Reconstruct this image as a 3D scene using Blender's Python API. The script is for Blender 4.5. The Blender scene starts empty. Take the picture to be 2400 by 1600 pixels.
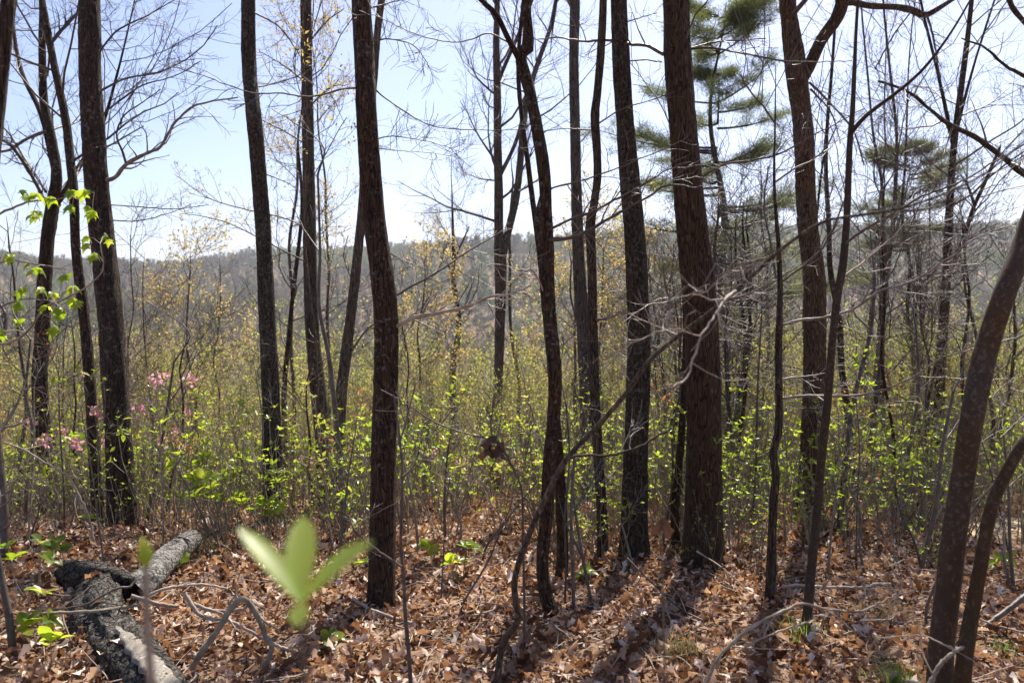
import bpy, math
import numpy as np
from mathutils import Vector, Matrix

# ------------------------------------------------------------------ camera, sky, sun, exposure
S = bpy.context.scene
COL = S.collection
W2, H2, FPX = 2352.0, 1568.0, 1829.0          # picture units used when measuring the photograph
CAM_Z = 1.55
PITCH = math.atan(54.0 / FPX)
cam_d = bpy.data.cameras.new('camera'); cam = bpy.data.objects.new('camera', cam_d); COL.objects.link(cam)
cam.location = (0, 0, CAM_Z); cam.rotation_euler = (math.pi / 2 - PITCH, 0, 0)
cam_d.sensor_width = 36; cam_d.lens = 36 * FPX / W2
cam_d.clip_start = 0.02; cam_d.clip_end = 6000
cam_d.dof.use_dof = True; cam_d.dof.focus_distance = 5.0; cam_d.dof.aperture_fstop = 3.2
S.camera = cam

SUN_EL, SUN_AZ = math.radians(53), math.radians(20)      # in front of the camera and to the right, high
w = bpy.data.worlds.new('World'); S.world = w; w.use_nodes = True
nt = w.node_tree; nt.nodes.clear()
sky = nt.nodes.new('ShaderNodeTexSky'); sky.sky_type = 'NISHITA'; sky.sun_disc = False
sky.sun_elevation = SUN_EL; sky.sun_rotation = SUN_AZ
sky.altitude = 300; sky.air_density = 1.0; sky.dust_density = 1.8; sky.ozone_density = 4.0
bg = nt.nodes.new('ShaderNodeBackground'); bg.inputs['Strength'].default_value = 0.085
out = nt.nodes.new('ShaderNodeOutputWorld')
tint = nt.nodes.new('ShaderNodeMix'); tint.data_type = 'RGBA'; tint.blend_type = 'MULTIPLY'; tint.inputs[0].default_value = 1.0; tint.inputs[7].default_value = (1.05, .95, .99, 1)
nt.links.new(sky.outputs[0], tint.inputs[6]); nt.links.new(tint.outputs[2], bg.inputs[0]); nt.links.new(bg.outputs[0], out.inputs[0])
sd = bpy.data.lights.new('sun', 'SUN'); sd.energy = 5.0; sd.angle = math.radians(0.53); sd.color = (1, 0.94, 0.84)
so = bpy.data.objects.new('sun', sd); COL.objects.link(so)
sv = Vector((math.sin(SUN_AZ) * math.cos(SUN_EL), math.cos(SUN_AZ) * math.cos(SUN_EL), math.sin(SUN_EL)))
so.rotation_euler = (-sv).to_track_quat('-Z', 'Y').to_euler(); so.location = (0, 0, 60)
S.view_settings.view_transform = 'Standard'; S.view_settings.look = 'None'
S.view_settings.exposure = 1.18; S.view_settings.gamma = 1.0
S.render.engine = 'CYCLES'
S.cycles.max_bounces = 6; S.cycles.transparent_max_bounces = 4; S.cycles.volume_bounces = 1
S.cycles.transmission_bounces = 3; S.cycles.diffuse_bounces = 3; S.cycles.glossy_bounces = 2

rng = np.random.default_rng(7)
CP, SP = math.cos(PITCH), math.sin(PITCH)

# ------------------------------------------------------------------ terrain
PY = np.array([-80, -10, 0, 4, 6, 8, 12, 20, 40, 80, 150, 220, 300, 450])
PZ = np.array([.6, .15, 0, -.03, -.12, -.36, -1.15, -3.1, -7.6, -16, -26, -28, -15, 17])
RX = np.array([-1200, -200, 0, 340, 500, 900, 1120, 1400, 1600, 2000, 2350, 2700, 3600])
RY = np.array([592, 606, 608, 632, 621, 597, 586, 571, 561, 556, 541, 535, 545]) + 9
RD = 680.0
def height(x, y):
    x = np.asarray(x, float); y = np.asarray(y, float)
    base = np.interp(y, PY, PZ)
    px = 1176 + FPX * x / np.maximum(np.abs(y), 1.0)
    rz = CAM_Z + (730 - np.interp(px, RX, RY)) / FPX * RD
    k = np.clip((y - 300) / (RD - 300), 0, 1.6)
    far = np.where(k < 1, -15 + (rz + 15) * np.sin(np.clip(k, 0, 1) * math.pi / 2), rz - (k - 1) * 60)
    z = np.where(y > 300, far, base)
    # the bank falls off a little earlier on the left, spurs and hollows further out
    z = z - 0.05 * np.clip(y - 5, 0, 3) * np.clip(-x / 4, 0, 1)
    amp = np.clip((y - 60) / 200, 0, 1)
    z = z + amp * (8 * np.sin(x * .017 + 1.3) * np.sin(y * .017) + 2.2 * np.sin(x * .057 + y * .031)) * np.where(y > 560, np.clip((RD - y) / 120, 0.0, 1), 1)
    n = 0.018 * np.sin(x * 2.1 + .6) * np.sin(y * 1.7 + 2) + 0.012 * np.sin(x * 5.3 + y * 3.1) + 0.03 * np.sin(x * .9 + 1) * np.sin(y * .8)
    return z + n

def ray(px, py):
    u = (px - 1176) / FPX; v = (784 - py) / FPX
    return np.array([u, CP + v * SP, -SP + v * CP])
def P(px, py, Y):
    d = ray(px, py); return np.array([0, 0, CAM_Z]) + d * (Y / d[1])
def G(px, py):
    d = ray(px, py); o = np.array([0, 0, CAM_Z])
    ts = np.linspace(.5, 60, 4000); q = o + ts[:, None] * d
    below = q[:, 2] < height(q[:, 0], q[:, 1])
    i = int(np.argmax(below)) if below.any() else 600
    return q[i]
def mm(wpx, Y): return wpx * Y / FPX

# ------------------------------------------------------------------ mesh helpers
class MB:
    def __init__(s): s.v = []; s.f = []; s.n = 0
    def add(s, v, faces):
        v = np.asarray(v, np.float32).reshape(-1, 3)
        for f in faces: s.f.append(np.asarray(f, np.int64) + s.n)
        s.v.append(v); s.n += len(v)
    def mesh(s, name, smooth=True):
        me = bpy.data.meshes.new(name)
        if not s.v: return me
        v = np.concatenate(s.v); loops = np.concatenate([f.ravel() for f in s.f])
        tot = np.concatenate([np.full(len(f), f.shape[1]) for f in s.f])
        st = np.concatenate([[0], np.cumsum(tot)[:-1]])
        me.vertices.add(len(v)); me.vertices.foreach_set('co', v.ravel())
        me.loops.add(len(loops)); me.loops.foreach_set('vertex_index', loops.astype(np.int32))
        me.polygons.add(len(tot)); me.polygons.foreach_set('loop_start', st.astype(np.int32)); me.polygons.foreach_set('loop_total', tot.astype(np.int32))
        me.polygons.foreach_set('use_smooth', np.full(len(tot), smooth))
        me.update(calc_edges=True); me.validate()
        return me
    def build(s, name, mat, parent=None, smooth=True, kind=None):
        return link(name, s.mesh(name, smooth), mat, parent, kind)

def link(name, me, mat, parent=None, kind=None):
    if mat is not None and not me.materials: me.materials.append(mat)
    o = bpy.data.objects.new(name, me); COL.objects.link(o)
    if parent is not None: o.parent = parent
    if kind: o['kind'] = kind
    return o
def thing(name, label, cat, loc=(0, 0, 0), rz=0, group=None):
    o = bpy.data.objects.new(name, None); COL.objects.link(o); o.empty_display_size = .1
    o.location = loc; o.rotation_euler = (0, 0, rz)
    return tag(o, label, cat, group)
def tag(o, label, cat, group=None, kind=None):
    o['label'] = label; o['category'] = cat
    if group: o['group'] = group
    if kind: o['kind'] = kind
    return o
def copy_tree(root, loc, rz, sc=1.0, label=None):
    r = root.copy(); COL.objects.link(r); r.location = loc; r.rotation_euler = (0, 0, rz); r.scale = (sc, sc, sc)
    if label: r['label'] = label
    for ch in list(root.children):
        c = ch.copy(); COL.objects.link(c); c.parent = r
    return r

def tubes(Pt, R, sides=4):
    """Pt (B,N,3), R (B,N) -> verts, quads"""
    Pt = np.asarray(Pt, float); R = np.asarray(R, float)
    B, N, _ = Pt.shape
    T = np.gradient(Pt, axis=1); T /= np.linalg.norm(T, axis=2, keepdims=True) + 1e-9
    mean = T.mean(1); ref = np.zeros((B, 3)); ref[np.arange(B), np.argmin(np.abs(mean), axis=1)] = 1
    ref = np.repeat(ref[:, None], N, 1)
    s = np.cross(T, ref); s /= np.linalg.norm(s, axis=2, keepdims=True) + 1e-9
    u = np.cross(s, T)
    a = np.arange(sides) * 2 * math.pi / sides
    V = Pt[:, :, None] + R[:, :, None, None] * (np.cos(a)[None, None, :, None] * s[:, :, None] + np.sin(a)[None, None, :, None] * u[:, :, None])
    i = np.arange(B)[:, None, None] * N * sides; j = np.arange(N - 1)[None, :, None] * sides; k = np.arange(sides)[None, None]
    k2 = (k + 1) % sides
    q = np.stack([i + j + k, i + j + k2, i + j + sides + k2, i + j + sides + k], -1).reshape(-1, 4)
    return V.reshape(-1, 3), q

def spline(pts, n):
    """Catmull-Rom through pts (M,D) at n even steps"""
    p = np.asarray(pts, float)
    if len(p) < 3:
        t = np.linspace(0, 1, n)[:, None]; return p[0] * (1 - t) + p[-1] * t
    d = np.concatenate([[0], np.cumsum(np.linalg.norm(np.diff(p[:, :3], axis=0), axis=1) + 1e-6)])
    q = np.vstack([2 * p[0] - p[1], p, 2 * p[-1] - p[-2]])
    tt = np.linspace(0, d[-1], n); i = np.clip(np.searchsorted(d, tt, side='right') - 1, 0, len(p) - 2)
    f = ((tt - d[i]) / (d[i + 1] - d[i]))[:, None]
    a, b, c, e = q[i], q[i + 1], q[i + 2], q[i + 3]
    r = .5 * (2 * b + (c - a) * f + (2 * a - 5 * b + 4 * c - e) * f ** 2 + (3 * b - a - 3 * c + e) * f ** 3)
    # never overshoot a radius
    return r

def norm(v): return v / (np.linalg.norm(v, axis=-1, keepdims=True) + 1e-9)

def children(Pt, R, per, t0, t1, l0, l1, ang, N=4, up=0.0, wob=.15, ratio=.55, tip=.0012, r=rng, lentaper=.5, flat=None):
    """side shoots growing out of every tube in the batch (B,M,3)"""
    B, M, _ = Pt.shape; K = B * per
    b = np.repeat(np.arange(B), per)
    t = t0 + (t1 - t0) * ((np.tile(np.arange(per), B) + r.random(K)) / per)
    x = t * (M - 1); i = np.clip(x.astype(int), 0, M - 2); f = (x - i)[:, None]
    pos = Pt[b, i] * (1 - f) + Pt[b, i + 1] * f
    tan = norm(Pt[b, i + 1] - Pt[b, i])
    rad = R[b, i] * (1 - f[:, 0]) + R[b, i + 1] * f[:, 0]
    rv = r.normal(size=(K, 3))
    if flat is not None: rv[:, 2] *= flat
    perp = norm(rv - (rv * tan).sum(1, keepdims=True) * tan)
    a = (ang + r.normal(size=K) * .2)[:, None]
    d = norm(np.cos(a) * tan + np.sin(a) * perp)
    L = (l0 + (l1 - l0) * r.random(K)) * (1 - lentaper * t)
    C = np.empty((K, N, 3)); C[:, 0] = pos
    for n in range(1, N):
        d = norm(d + wob * r.normal(size=(K, 3)) + np.array([0, 0, up]))
        C[:, n] = C[:, n - 1] + d * (L / (N - 1))[:, None]
    r0 = np.maximum(rad * ratio, tip * 1.3)
    CR = r0[:, None] * (1 - np.linspace(0, 1, N)[None]) + tip * np.linspace(0, 1, N)[None]
    return C, CR

def leafquads(pos, d, nrm, L, Wd, fold=.25):
    """small folded leaves: 6 verts, 4 faces each"""
    K = len(pos); d = norm(d); s = norm(np.cross(d, nrm)); n = np.cross(s, d)
    L = np.broadcast_to(L, K)[:, None]; Wd = np.broadcast_to(Wd, K)[:, None]
    v = np.stack([pos, pos + d * L * .38 + s * Wd * .5 + n * Wd * fold, pos + d * L * .38 - s * Wd * .5 + n * Wd * fold,
                  pos + d * L * .72 + s * Wd * .36 + n * Wd * fold * .5, pos + d * L * .72 - s * Wd * .36 + n * Wd * fold * .5,
                  pos + d * L - n * L * .08, pos + d * L * .4, pos + d * L * .72 - n * L * .02], 1)
    o = np.arange(K)[:, None] * 8
    tri = np.concatenate([o + np.array([[0, 6, 1]]), o + np.array([[0, 2, 6]]), o + np.array([[3, 7, 5]]), o + np.array([[7, 4, 5]])])
    qd = np.concatenate([o + np.array([[6, 7, 3, 1]]), o + np.array([[2, 4, 7, 6]])])
    return v.reshape(-1, 3), [tri, qd]

# ------------------------------------------------------------------ materials
def newmat(name):
    m = bpy.data.materials.new(name); m.use_nodes = True
    t = m.node_tree; t.nodes.clear()
    return m, t
def N_(t, typ, **kw):
    n = t.nodes.new(typ)
    for k, v in kw.items():
        if k.startswith('i_'):
            n.inputs[k[2:].replace('_', ' ')].default_value = v
        else: setattr(n, k, v)
    return n
def ramp(t, fac, stops):
    r = t.nodes.new('ShaderNodeValToRGB'); e = r.color_ramp.elements
    while len(e) < len(stops): e.new(.5)
    for i, (p, c) in enumerate(stops): e[i].position = p; e[i].color = (*c, 1)
    t.links.new(fac, r.inputs[0]); return r.outputs[0]
def outsurf(t, sh): o = t.nodes.new('ShaderNodeOutputMaterial'); t.links.new(sh, o.inputs['Surface'])
def mixc(t, fac, a, b, typ='MIX'):
    m = t.nodes.new('ShaderNodeMix'); m.data_type = 'RGBA'; m.blend_type = typ
    for sock, val in ((m.inputs[0], fac), (m.inputs[6], a), (m.inputs[7], b)):
        if hasattr(val, 'is_linked') or hasattr(val, 'links'): t.links.new(val, sock)
        else: sock.default_value = val if not isinstance(val, tuple) else (*val, 1)
    return m.outputs[2]

def bark(name, dark, light, lichen, zs=.11, sc=58, bump=1.0, lich=.62, dist=.02, crack=.10, stretch=None, ls_=34):
    m, t = newmat(name)
    tc = N_(t, 'ShaderNodeTexCoord'); oi = N_(t, 'ShaderNodeObjectInfo')
    mp = N_(t, 'ShaderNodeMapping'); mp.inputs['Scale'].default_value = stretch or (1, 1, zs)
    t.links.new(tc.outputs['Object'], mp.inputs[0])
    n1 = N_(t, 'ShaderNodeTexNoise', i_Scale=sc, i_Detail=6, i_Roughness=.62, i_Distortion=.5)
    t.links.new(mp.outputs[0], n1.inputs['Vector'])
    v1 = N_(t, 'ShaderNodeTexVoronoi', feature='DISTANCE_TO_EDGE', i_Scale=sc * 1.1)
    n0 = N_(t, 'ShaderNodeTexNoise', i_Scale=9.0, i_Detail=3)
    t.links.new(mp.outputs[0], n0.inputs['Vector'])
    wv = N_(t, 'ShaderNodeVectorMath', operation='MULTIPLY_ADD'); wv.inputs[1].default_value = (.09, .09, .09)
    t.links.new(n0.outputs['Color'], wv.inputs[0]); t.links.new(mp.outputs[0], wv.inputs[2]); t.links.new(wv.outputs[0], v1.inputs['Vector'])
    vr = N_(t, 'ShaderNodeMapRange'); vr.inputs[1].default_value = 0; vr.inputs[2].default_value = crack
    t.links.new(v1.outputs[0], vr.inputs[0])
    mul = N_(t, 'ShaderNodeMath', operation='MULTIPLY'); t.links.new(vr.outputs[0], mul.inputs[0]); t.links.new(n1.outputs[0], mul.inputs[1])
    c = ramp(t, mul.outputs[0], [(.05, dark), (.62, light)])
    n2 = N_(t, 'ShaderNodeTexNoise', i_Scale=ls_, i_Detail=4, i_Roughness=.7); t.links.new(tc.outputs['Object'], n2.inputs['Vector'])
    n3 = N_(t, 'ShaderNodeTexNoise', i_Scale=2.3, i_Detail=3); t.links.new(tc.outputs['Object'], n3.inputs['Vector'])
    ad = N_(t, 'ShaderNodeMath', operation='MULTIPLY_ADD'); ad.inputs[1].default_value = .35
    t.links.new(n3.outputs[0], ad.inputs[0]); t.links.new(n2.outputs[0], ad.inputs[2])
    ls = N_(t, 'ShaderNodeMapRange'); ls.inputs[1].default_value = lich + .17; ls.inputs[2].default_value = lich + .27
    t.links.new(ad.outputs[0], ls.inputs[0])
    c = mixc(t, ls.outputs[0], c, lichen)
    mf = N_(t, 'ShaderNodeMapping'); mf.inputs['Scale'].default_value = (1, 1, max(.28, zs)); t.links.new(tc.outputs['Object'], mf.inputs[0])
    nf = N_(t, 'ShaderNodeTexNoise', i_Scale=62, i_Detail=2, i_Roughness=.5); t.links.new(mf.outputs[0], nf.inputs['Vector'])
    fl = N_(t, 'ShaderNodeMapRange'); fl.inputs[1].default_value = .60; fl.inputs[2].default_value = .70; fl.inputs[4].default_value = .75; t.links.new(nf.outputs[0], fl.inputs[0])
    c = mixc(t, fl.outputs[0], c, tuple(min(1, x * 2.1) for x in light))  # paler flecks put the lit spots of the bark into its colour
    hs = N_(t, 'ShaderNodeHueSaturation'); vv = N_(t, 'ShaderNodeMapRange'); vv.inputs[3].default_value = .75; vv.inputs[4].default_value = 1.25
    t.links.new(oi.outputs['Random'], vv.inputs[0]); t.links.new(vv.outputs[0], hs.inputs['Value']); t.links.new(c, hs.inputs['Color'])
    rs = N_(t, 'ShaderNodeMath', operation='MULTIPLY_ADD'); rs.inputs[1].default_value = 13.7; rs.inputs[2].default_value = .37; t.links.new(oi.outputs['Random'], rs.inputs[0]); rf = N_(t, 'ShaderNodeMath', operation='FRACT'); t.links.new(rs.outputs[0], rf.inputs[0])
    sr = N_(t, 'ShaderNodeMapRange'); sr.inputs[3].default_value = .85; sr.inputs[4].default_value = 1.25; t.links.new(rf.outputs[0], sr.inputs[0]); t.links.new(sr.outputs[0], hs.inputs['Saturation'])
    b = N_(t, 'ShaderNodeBump', i_Strength=bump, i_Distance=dist); t.links.new(mul.outputs[0], b.inputs['Height'])
    p = N_(t, 'ShaderNodeBsdfPrincipled', i_Roughness=.85); p.inputs['Specular IOR Level'].default_value = .25
    t.links.new(hs.outputs[0], p.inputs['Base Color']); t.links.new(b.outputs[0], p.inputs['Normal'])
    outsurf(t, p.outputs[0]); return m

def leafmat(name, stops, trans=.5, rough=.4, spec=.5, tstops=None, island=True, scale=40):
    m, t = newmat(name)
    ge = N_(t, 'ShaderNodeNewGeometry'); oi = N_(t, 'ShaderNodeObjectInfo')
    ad = N_(t, 'ShaderNodeMath', operation='ADD'); fr = N_(t, 'ShaderNodeMath', operation='FRACT')
    t.links.new(ge.outputs['Random Per Island'], ad.inputs[0]); t.links.new(oi.outputs['Random'], ad.inputs[1]); t.links.new(ad.outputs[0], fr.inputs[0])
    c = ramp(t, fr.outputs[0], stops)
    tc = N_(t, 'ShaderNodeTexCoord'); n = N_(t, 'ShaderNodeTexNoise', i_Scale=scale, i_Detail=3); t.links.new(tc.outputs['Object'], n.inputs['Vector'])
    nr = N_(t, 'ShaderNodeMapRange'); nr.inputs[3].default_value = .72; nr.inputs[4].default_value = 1.28; t.links.new(n.outputs[0], nr.inputs[0])
    hs = N_(t, 'ShaderNodeHueSaturation'); t.links.new(nr.outputs[0], hs.inputs['Value']); t.links.new(c, hs.inputs['Color'])
    p = N_(t, 'ShaderNodeBsdfPrincipled', i_Roughness=rough); p.inputs['Specular IOR Level'].default_value = spec
    t.links.new(hs.outputs[0], p.inputs['Base Color'])
    tr = N_(t, 'ShaderNodeBsdfTranslucent')
    tcx = ramp(t, fr.outputs[0], tstops or stops); t.links.new(tcx, tr.inputs[0])
    mx = N_(t, 'ShaderNodeMixShader'); mx.inputs[0].default_value = trans
    t.links.new(p.outputs[0], mx.inputs[1]); t.links.new(tr.outputs[0], mx.inputs[2])
    outsurf(t, mx.outputs[0]); return m

def twigmat(name, a, b, rough=.5, spec=.4, sc=18):
    m, t = newmat(name)
    tc = N_(t, 'ShaderNodeTexCoord'); oi = N_(t, 'ShaderNodeObjectInfo')
    n = N_(t, 'ShaderNodeTexNoise', i_Scale=sc, i_Detail=5, i_Roughness=.65); t.links.new(tc.outputs['Object'], n.inputs['Vector'])
    c = ramp(t, n.outputs[0], [(.35, a), (.65, b)])
    hs = N_(t, 'ShaderNodeHueSaturation'); vv = N_(t, 'ShaderNodeMapRange'); vv.inputs[3].default_value = .75; vv.inputs[4].default_value = 1.25
    t.links.new(oi.outputs['Random'], vv.inputs[0]); t.links.new(vv.outputs[0], hs.inputs['Value']); t.links.new(c, hs.inputs['Color'])
    bm = N_(t, 'ShaderNodeBump', i_Strength=.5, i_Distance=.004); t.links.new(n.outputs[0], bm.inputs['Height'])
    p = N_(t, 'ShaderNodeBsdfPrincipled', i_Roughness=rough); p.inputs['Specular IOR Level'].default_value = spec
    t.links.new(hs.outputs[0], p.inputs['Base Color']); t.links.new(bm.outputs[0], p.inputs['Normal'])
    outsurf(t, p.outputs[0]); return m

M = {}
M['bark'] = bark('furrowed_bark', (.009, .005, .003), (.070, .039, .022), (.16, .14, .115), lich=.58)
M['bark_lichen'] = bark('lichen_bark', (.009, .006, .004), (.062, .042, .028), (.105, .096, .075), lich=.53, ls_=40)
M['bark_red'] = bark('reddish_bark', (.014, .008, .005), (.115, .070, .044), (.16, .13, .105), lich=.7)
M['bark_smooth'] = bark('smooth_bark', (.024, .015, .010), (.058, .038, .024), (.095, .078, .058), zs=.5, sc=24, bump=.4, lich=.56, dist=.005, crack=.008, ls_=70)
M['bark_grey'] = bark('grey_bark', (.030, .021, .015), (.115, .084, .061), (.16, .145, .125), sc=36, bump=.5)
M['log'] = bark('dead_log_bark', (.009, .0075, .006), (.060, .052, .044), (.19, .178, .158), zs=.8, sc=26, bump=1.0, lich=.58, dist=.025, ls_=48)
M['log_lit'] = bark('sunlit_log_bark', (.022, .019, .016), (.085, .076, .065), (.22, .205, .18), zs=.8, sc=26, bump=.8, lich=.50, dist=.012, ls_=50)  # lighter copy of the log bark, sunlight on the limb put into the colour
M['log_wood'] = bark('weathered_wood', (.05, .043, .036), (.20, .18, .155), (.20, .18, .155), sc=40, bump=.5, lich=.75, dist=.004, crack=.03, stretch=(1, .10, 1))
M['log_end'] = twigmat('rotten_wood', (.010, .008, .006), (.035, .027, .020), .9, .1)
M['twig'] = twigmat('twig_bark', (.12, .088, .066), (.30, .24, .195))
M['twig_dark'] = twigmat('dark_twig_bark', (.05, .036, .028), (.13, .095, .075))
M['stick'] = twigmat('dead_or_sunlit_stick', (.20, .145, .105), (.42, .335, .265), .7)  # dead wood colour; on some live branches it stands in for sunlight
M['brush'] = twigmat('brush_stem', (.14, .108, .075), (.30, .25, .185), .7, .3)
M['farwood'] = twigmat('far_wood', (.06, .05, .04), (.12, .10, .08), .9, .1, 2)
G_ = [(0, (.08, .14, .014)), (.5, (.13, .20, .02)), (1, (.19, .23, .03))]
GT = [(0, (.28, .42, .02)), (.5, (.44, .57, .03)), (1, (.60, .62, .06))]
M['green'] = leafmat('spring_leaf', G_, .58, .35, .5, GT)
M['sprig'] = leafmat('sprig_leaf', [(0, (.20, .32, .06)), (1, (.26, .36, .08))], .6, .4, .5, [(0, (.52, .76, .08)), (1, (.62, .80, .12))])
M['budgreen'] = leafmat('bud_leaf', [(0, (.13, .17, .03)), (.55, (.19, .20, .045)), (1, (.22, .17, .05))], .5, .5, .3, [(0, (.48, .58, .07)), (.65, (.62, .60, .11)), (1, (.64, .46, .13))])
M['yellow'] = leafmat('yellow_blossom', [(0, (.30, .235, .065)), (.6, (.40, .305, .10)), (1, (.36, .21, .07))], .5, .6, .2, [(0, (.60, .49, .14)), (.6, (.70, .55, .20)), (1, (.62, .38, .14))])
M['rust'] = leafmat('rust_leaf', [(0, (.20, .075, .03)), (1, (.30, .13, .045))], .5, .6, .2, [(0, (.45, .16, .05)), (1, (.55, .26, .08))])
M['pink'] = leafmat('azalea_petal', [(0, (.74, .30, .37)), (.6, (.84, .44, .50)), (1, (.90, .56, .60))], .5, .6, .2)
M['needle'] = leafmat('pine_needle', [(0, (.045, .062, .022)), (1, (.085, .10, .036))], .4, .6, .25, [(0, (.16, .21, .05)), (1, (.26, .28, .09))])
D_ = [(0, (.034, .017, .011)), (.27, (.11, .058, .038)), (.5, (.25, .150, .100)), (.7, (.41, .275, .20)), (.86, (.63, .485, .39)), (1, (.82, .72, .63))]  # random leaf tones; end stops also carry sunlit highlights and dark gaps
M['dead'] = leafmat('dead_leaf', D_, .3, .8, .12, [(0, (.2, .08, .03)), (.5, (.42, .2, .08)), (1, (.6, .36, .18))])
M['dead_dark'] = leafmat('curled_dead_leaf', [(0, (.05, .025, .016)), (1, (.15, .075, .045))], .2, .6, .3)
M['grass'] = leafmat('grass_blade', [(0, (.08, .15, .02)), (1, (.17, .23, .04))], .4, .4, .4, [(0, (.28, .42, .05)), (1, (.42, .5, .1))])
M['grass_dry'] = leafmat('dry_grass', [(0, (.20, .17, .06)), (1, (.36, .29, .14))], .35, .6, .2)
M['fargreen'] = leafmat('far_new_leaf', [(0, (.10, .13, .045)), (1, (.16, .18, .065))], .4, .7, .1, [(0, (.18, .24, .07)), (1, (.26, .29, .10))])
M['farbrown'] = leafmat('far_bud_haze', [(0, (.125, .092, .058)), (.5, (.17, .132, .078)), (1, (.175, .16, .08))], .3, .8, .1)
M['farred'] = leafmat('far_red_bud', [(0, (.22, .10, .08)), (1, (.27, .14, .10))], .4, .7, .1)

def ground_mat():
    m, t = newmat('leaf_mould')
    tc = N_(t, 'ShaderNodeTexCoord')
    v = N_(t, 'ShaderNodeTexVoronoi', i_Scale=14.0); t.links.new(tc.outputs['Object'], v.inputs['Vector'])
    n = N_(t, 'ShaderNodeTexNoise', i_Scale=3.0, i_Detail=8, i_Roughness=.7); t.links.new(tc.outputs['Object'], n.inputs['Vector'])
    sp = N_(t, 'ShaderNodeSeparateColor'); t.links.new(v.outputs['Color'], sp.inputs[0])
    c = ramp(t, sp.outputs[0], [(0, (.07, .036, .02)), (.5, (.18, .10, .056)), (1, (.32, .20, .125))])
    c2 = ramp(t, n.outputs[0], [(.3, (.11, .075, .045)), (.7, (.25, .17, .105))])
    c = mixc(t, .5, c, c2)
    b = N_(t, 'ShaderNodeBump', i_Strength=.6, i_Distance=.03); t.links.new(v.outputs['Distance'], b.inputs['Height'])
    p = N_(t, 'ShaderNodeBsdfPrincipled', i_Roughness=.9); p.inputs['Specular IOR Level'].default_value = .15
    t.links.new(c, p.inputs['Base Color']); t.links.new(b.outputs[0], p.inputs['Normal'])
    outsurf(t, p.outputs[0]); return m
M['ground'] = ground_mat()
def sand_mat():
    m, t = newmat('sandy_soil')
    tc = N_(t, 'ShaderNodeTexCoord')
    n = N_(t, 'ShaderNodeTexNoise', i_Scale=7.0, i_Detail=9, i_Roughness=.75); t.links.new(tc.outputs['Object'], n.inputs['Vector'])
    c = ramp(t, n.outputs[0], [(.3, (.22, .15, .075)), (.5, (.46, .34, .19)), (.72, (.60, .47, .30))])
    b = N_(t, 'ShaderNodeBump', i_Strength=.5, i_Distance=.03); t.links.new(n.outputs[0], b.inputs['Height'])
    p = N_(t, 'ShaderNodeBsdfPrincipled', i_Roughness=.9); t.links.new(c, p.inputs['Base Color']); t.links.new(b.outputs[0], p.inputs['Normal'])
    outsurf(t, p.outputs[0]); return m
M['sand'] = sand_mat()

# ------------------------------------------------------------------ ground
def build_ground():
    a = np.linspace(-1, 1, 191); xs = np.sinh(a * 6.2) / math.sinh(6.2) * 1100
    ys = np.unique(np.concatenate([np.linspace(-70, -2, 24), np.linspace(-2, 14, 110), np.geomspace(14, 1250, 120)]))
    X, Y = np.meshgrid(xs, ys); Z = height(X, Y)
    n, k = X.shape
    v = np.stack([X, Y, Z], -1).reshape(-1, 3)
    i = np.arange(n - 1)[:, None] * k + np.arange(k - 1)[None]
    q = np.stack([i, i + 1, i + k + 1, i + k], -1).reshape(-1, 4)
    mb = MB(); mb.add(v, [q]); o = mb.build('ground', M['ground']); o['kind'] = 'structure'
    return o
ground = build_ground()
def build_sand():
    c = G(2420, 1262); mb = MB(); R_ = [0, .5, .8, 1.0]; nA = 40
    v = []
    for j, rr in enumerate(R_):
        for k in range(nA):
            th = 2 * math.pi * k / nA; e = 1 + .12 * math.sin(3 * th + 1) + .08 * math.sin(7 * th) + .05 * math.sin(13 * th)
            x = c[0] + 1.5 + 2.1 * rr * e * math.cos(th); y = c[1] + .35 + 1.1 * rr * e * math.sin(th)
            v.append((x, y, float(height(x, y)) + (.012 if j < 3 else -.01)))
    q = [[j * nA + k, j * nA + (k + 1) % nA, (j + 1) * nA + (k + 1) % nA, (j + 1) * nA + k] for j in range(3) for k in range(nA)]
    mb.add(v, [q]); o = mb.build('sandy_path', M['sand']); o['kind'] = 'structure'; return c
SANDC = build_sand()

# ------------------------------------------------------------------ trees drawn from the photograph
def fit_trunk(pts, Y, dY=0.0, base=True, seed=0, n=70):
    """pts from top to bottom (px, py, width px) -> 3D polyline bottom to top with radii"""
    r = np.random.default_rng(seed)
    q = []
    m = len(pts)
    for i, (px, py, wd) in enumerate(pts):
        y = Y + dY * (1 - i / (m - 1)) + r.normal() * .02
        q.append((*P(px, py, y), mm(wd, y) * .5))
    q = q[::-1]
    if base:
        x, y = q[0][0], q[0][1]; gz = float(height(x, y))
        if q[0][2] > gz + .05:
            q.insert(0, (x + r.normal() * .02, y, gz - .06, q[0][3] * 1.12))
        else: q[0] = (x, y, gz - .06, q[0][3])
    return np.array(q)
def extend(q, H, seed=0, tip=.012):
    """carry a stem above the frame to height H (m above the start of q)"""
    r = np.random.default_rng(seed + 5)
    d = norm(q[-1, :3] - q[-2, :3]); p = q[-1].copy(); L = [*q]
    top = q[0, 2] + H; n = max(3, int((top - p[2]) / .7)); r0 = p[3]; tip = min(tip, max(.0015, .12 * r0))
    for k in range(1, n + 1):
        d = norm(d * .8 + np.array([0, 0, .28]) + r.normal(size=3) * .06)
        p = np.array([*(p[:3] + d * (top - q[-1, 2]) / n), r0 + (tip - r0) * (k / n) ** .9]); L.append(p)
    return np.array(L)
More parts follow.
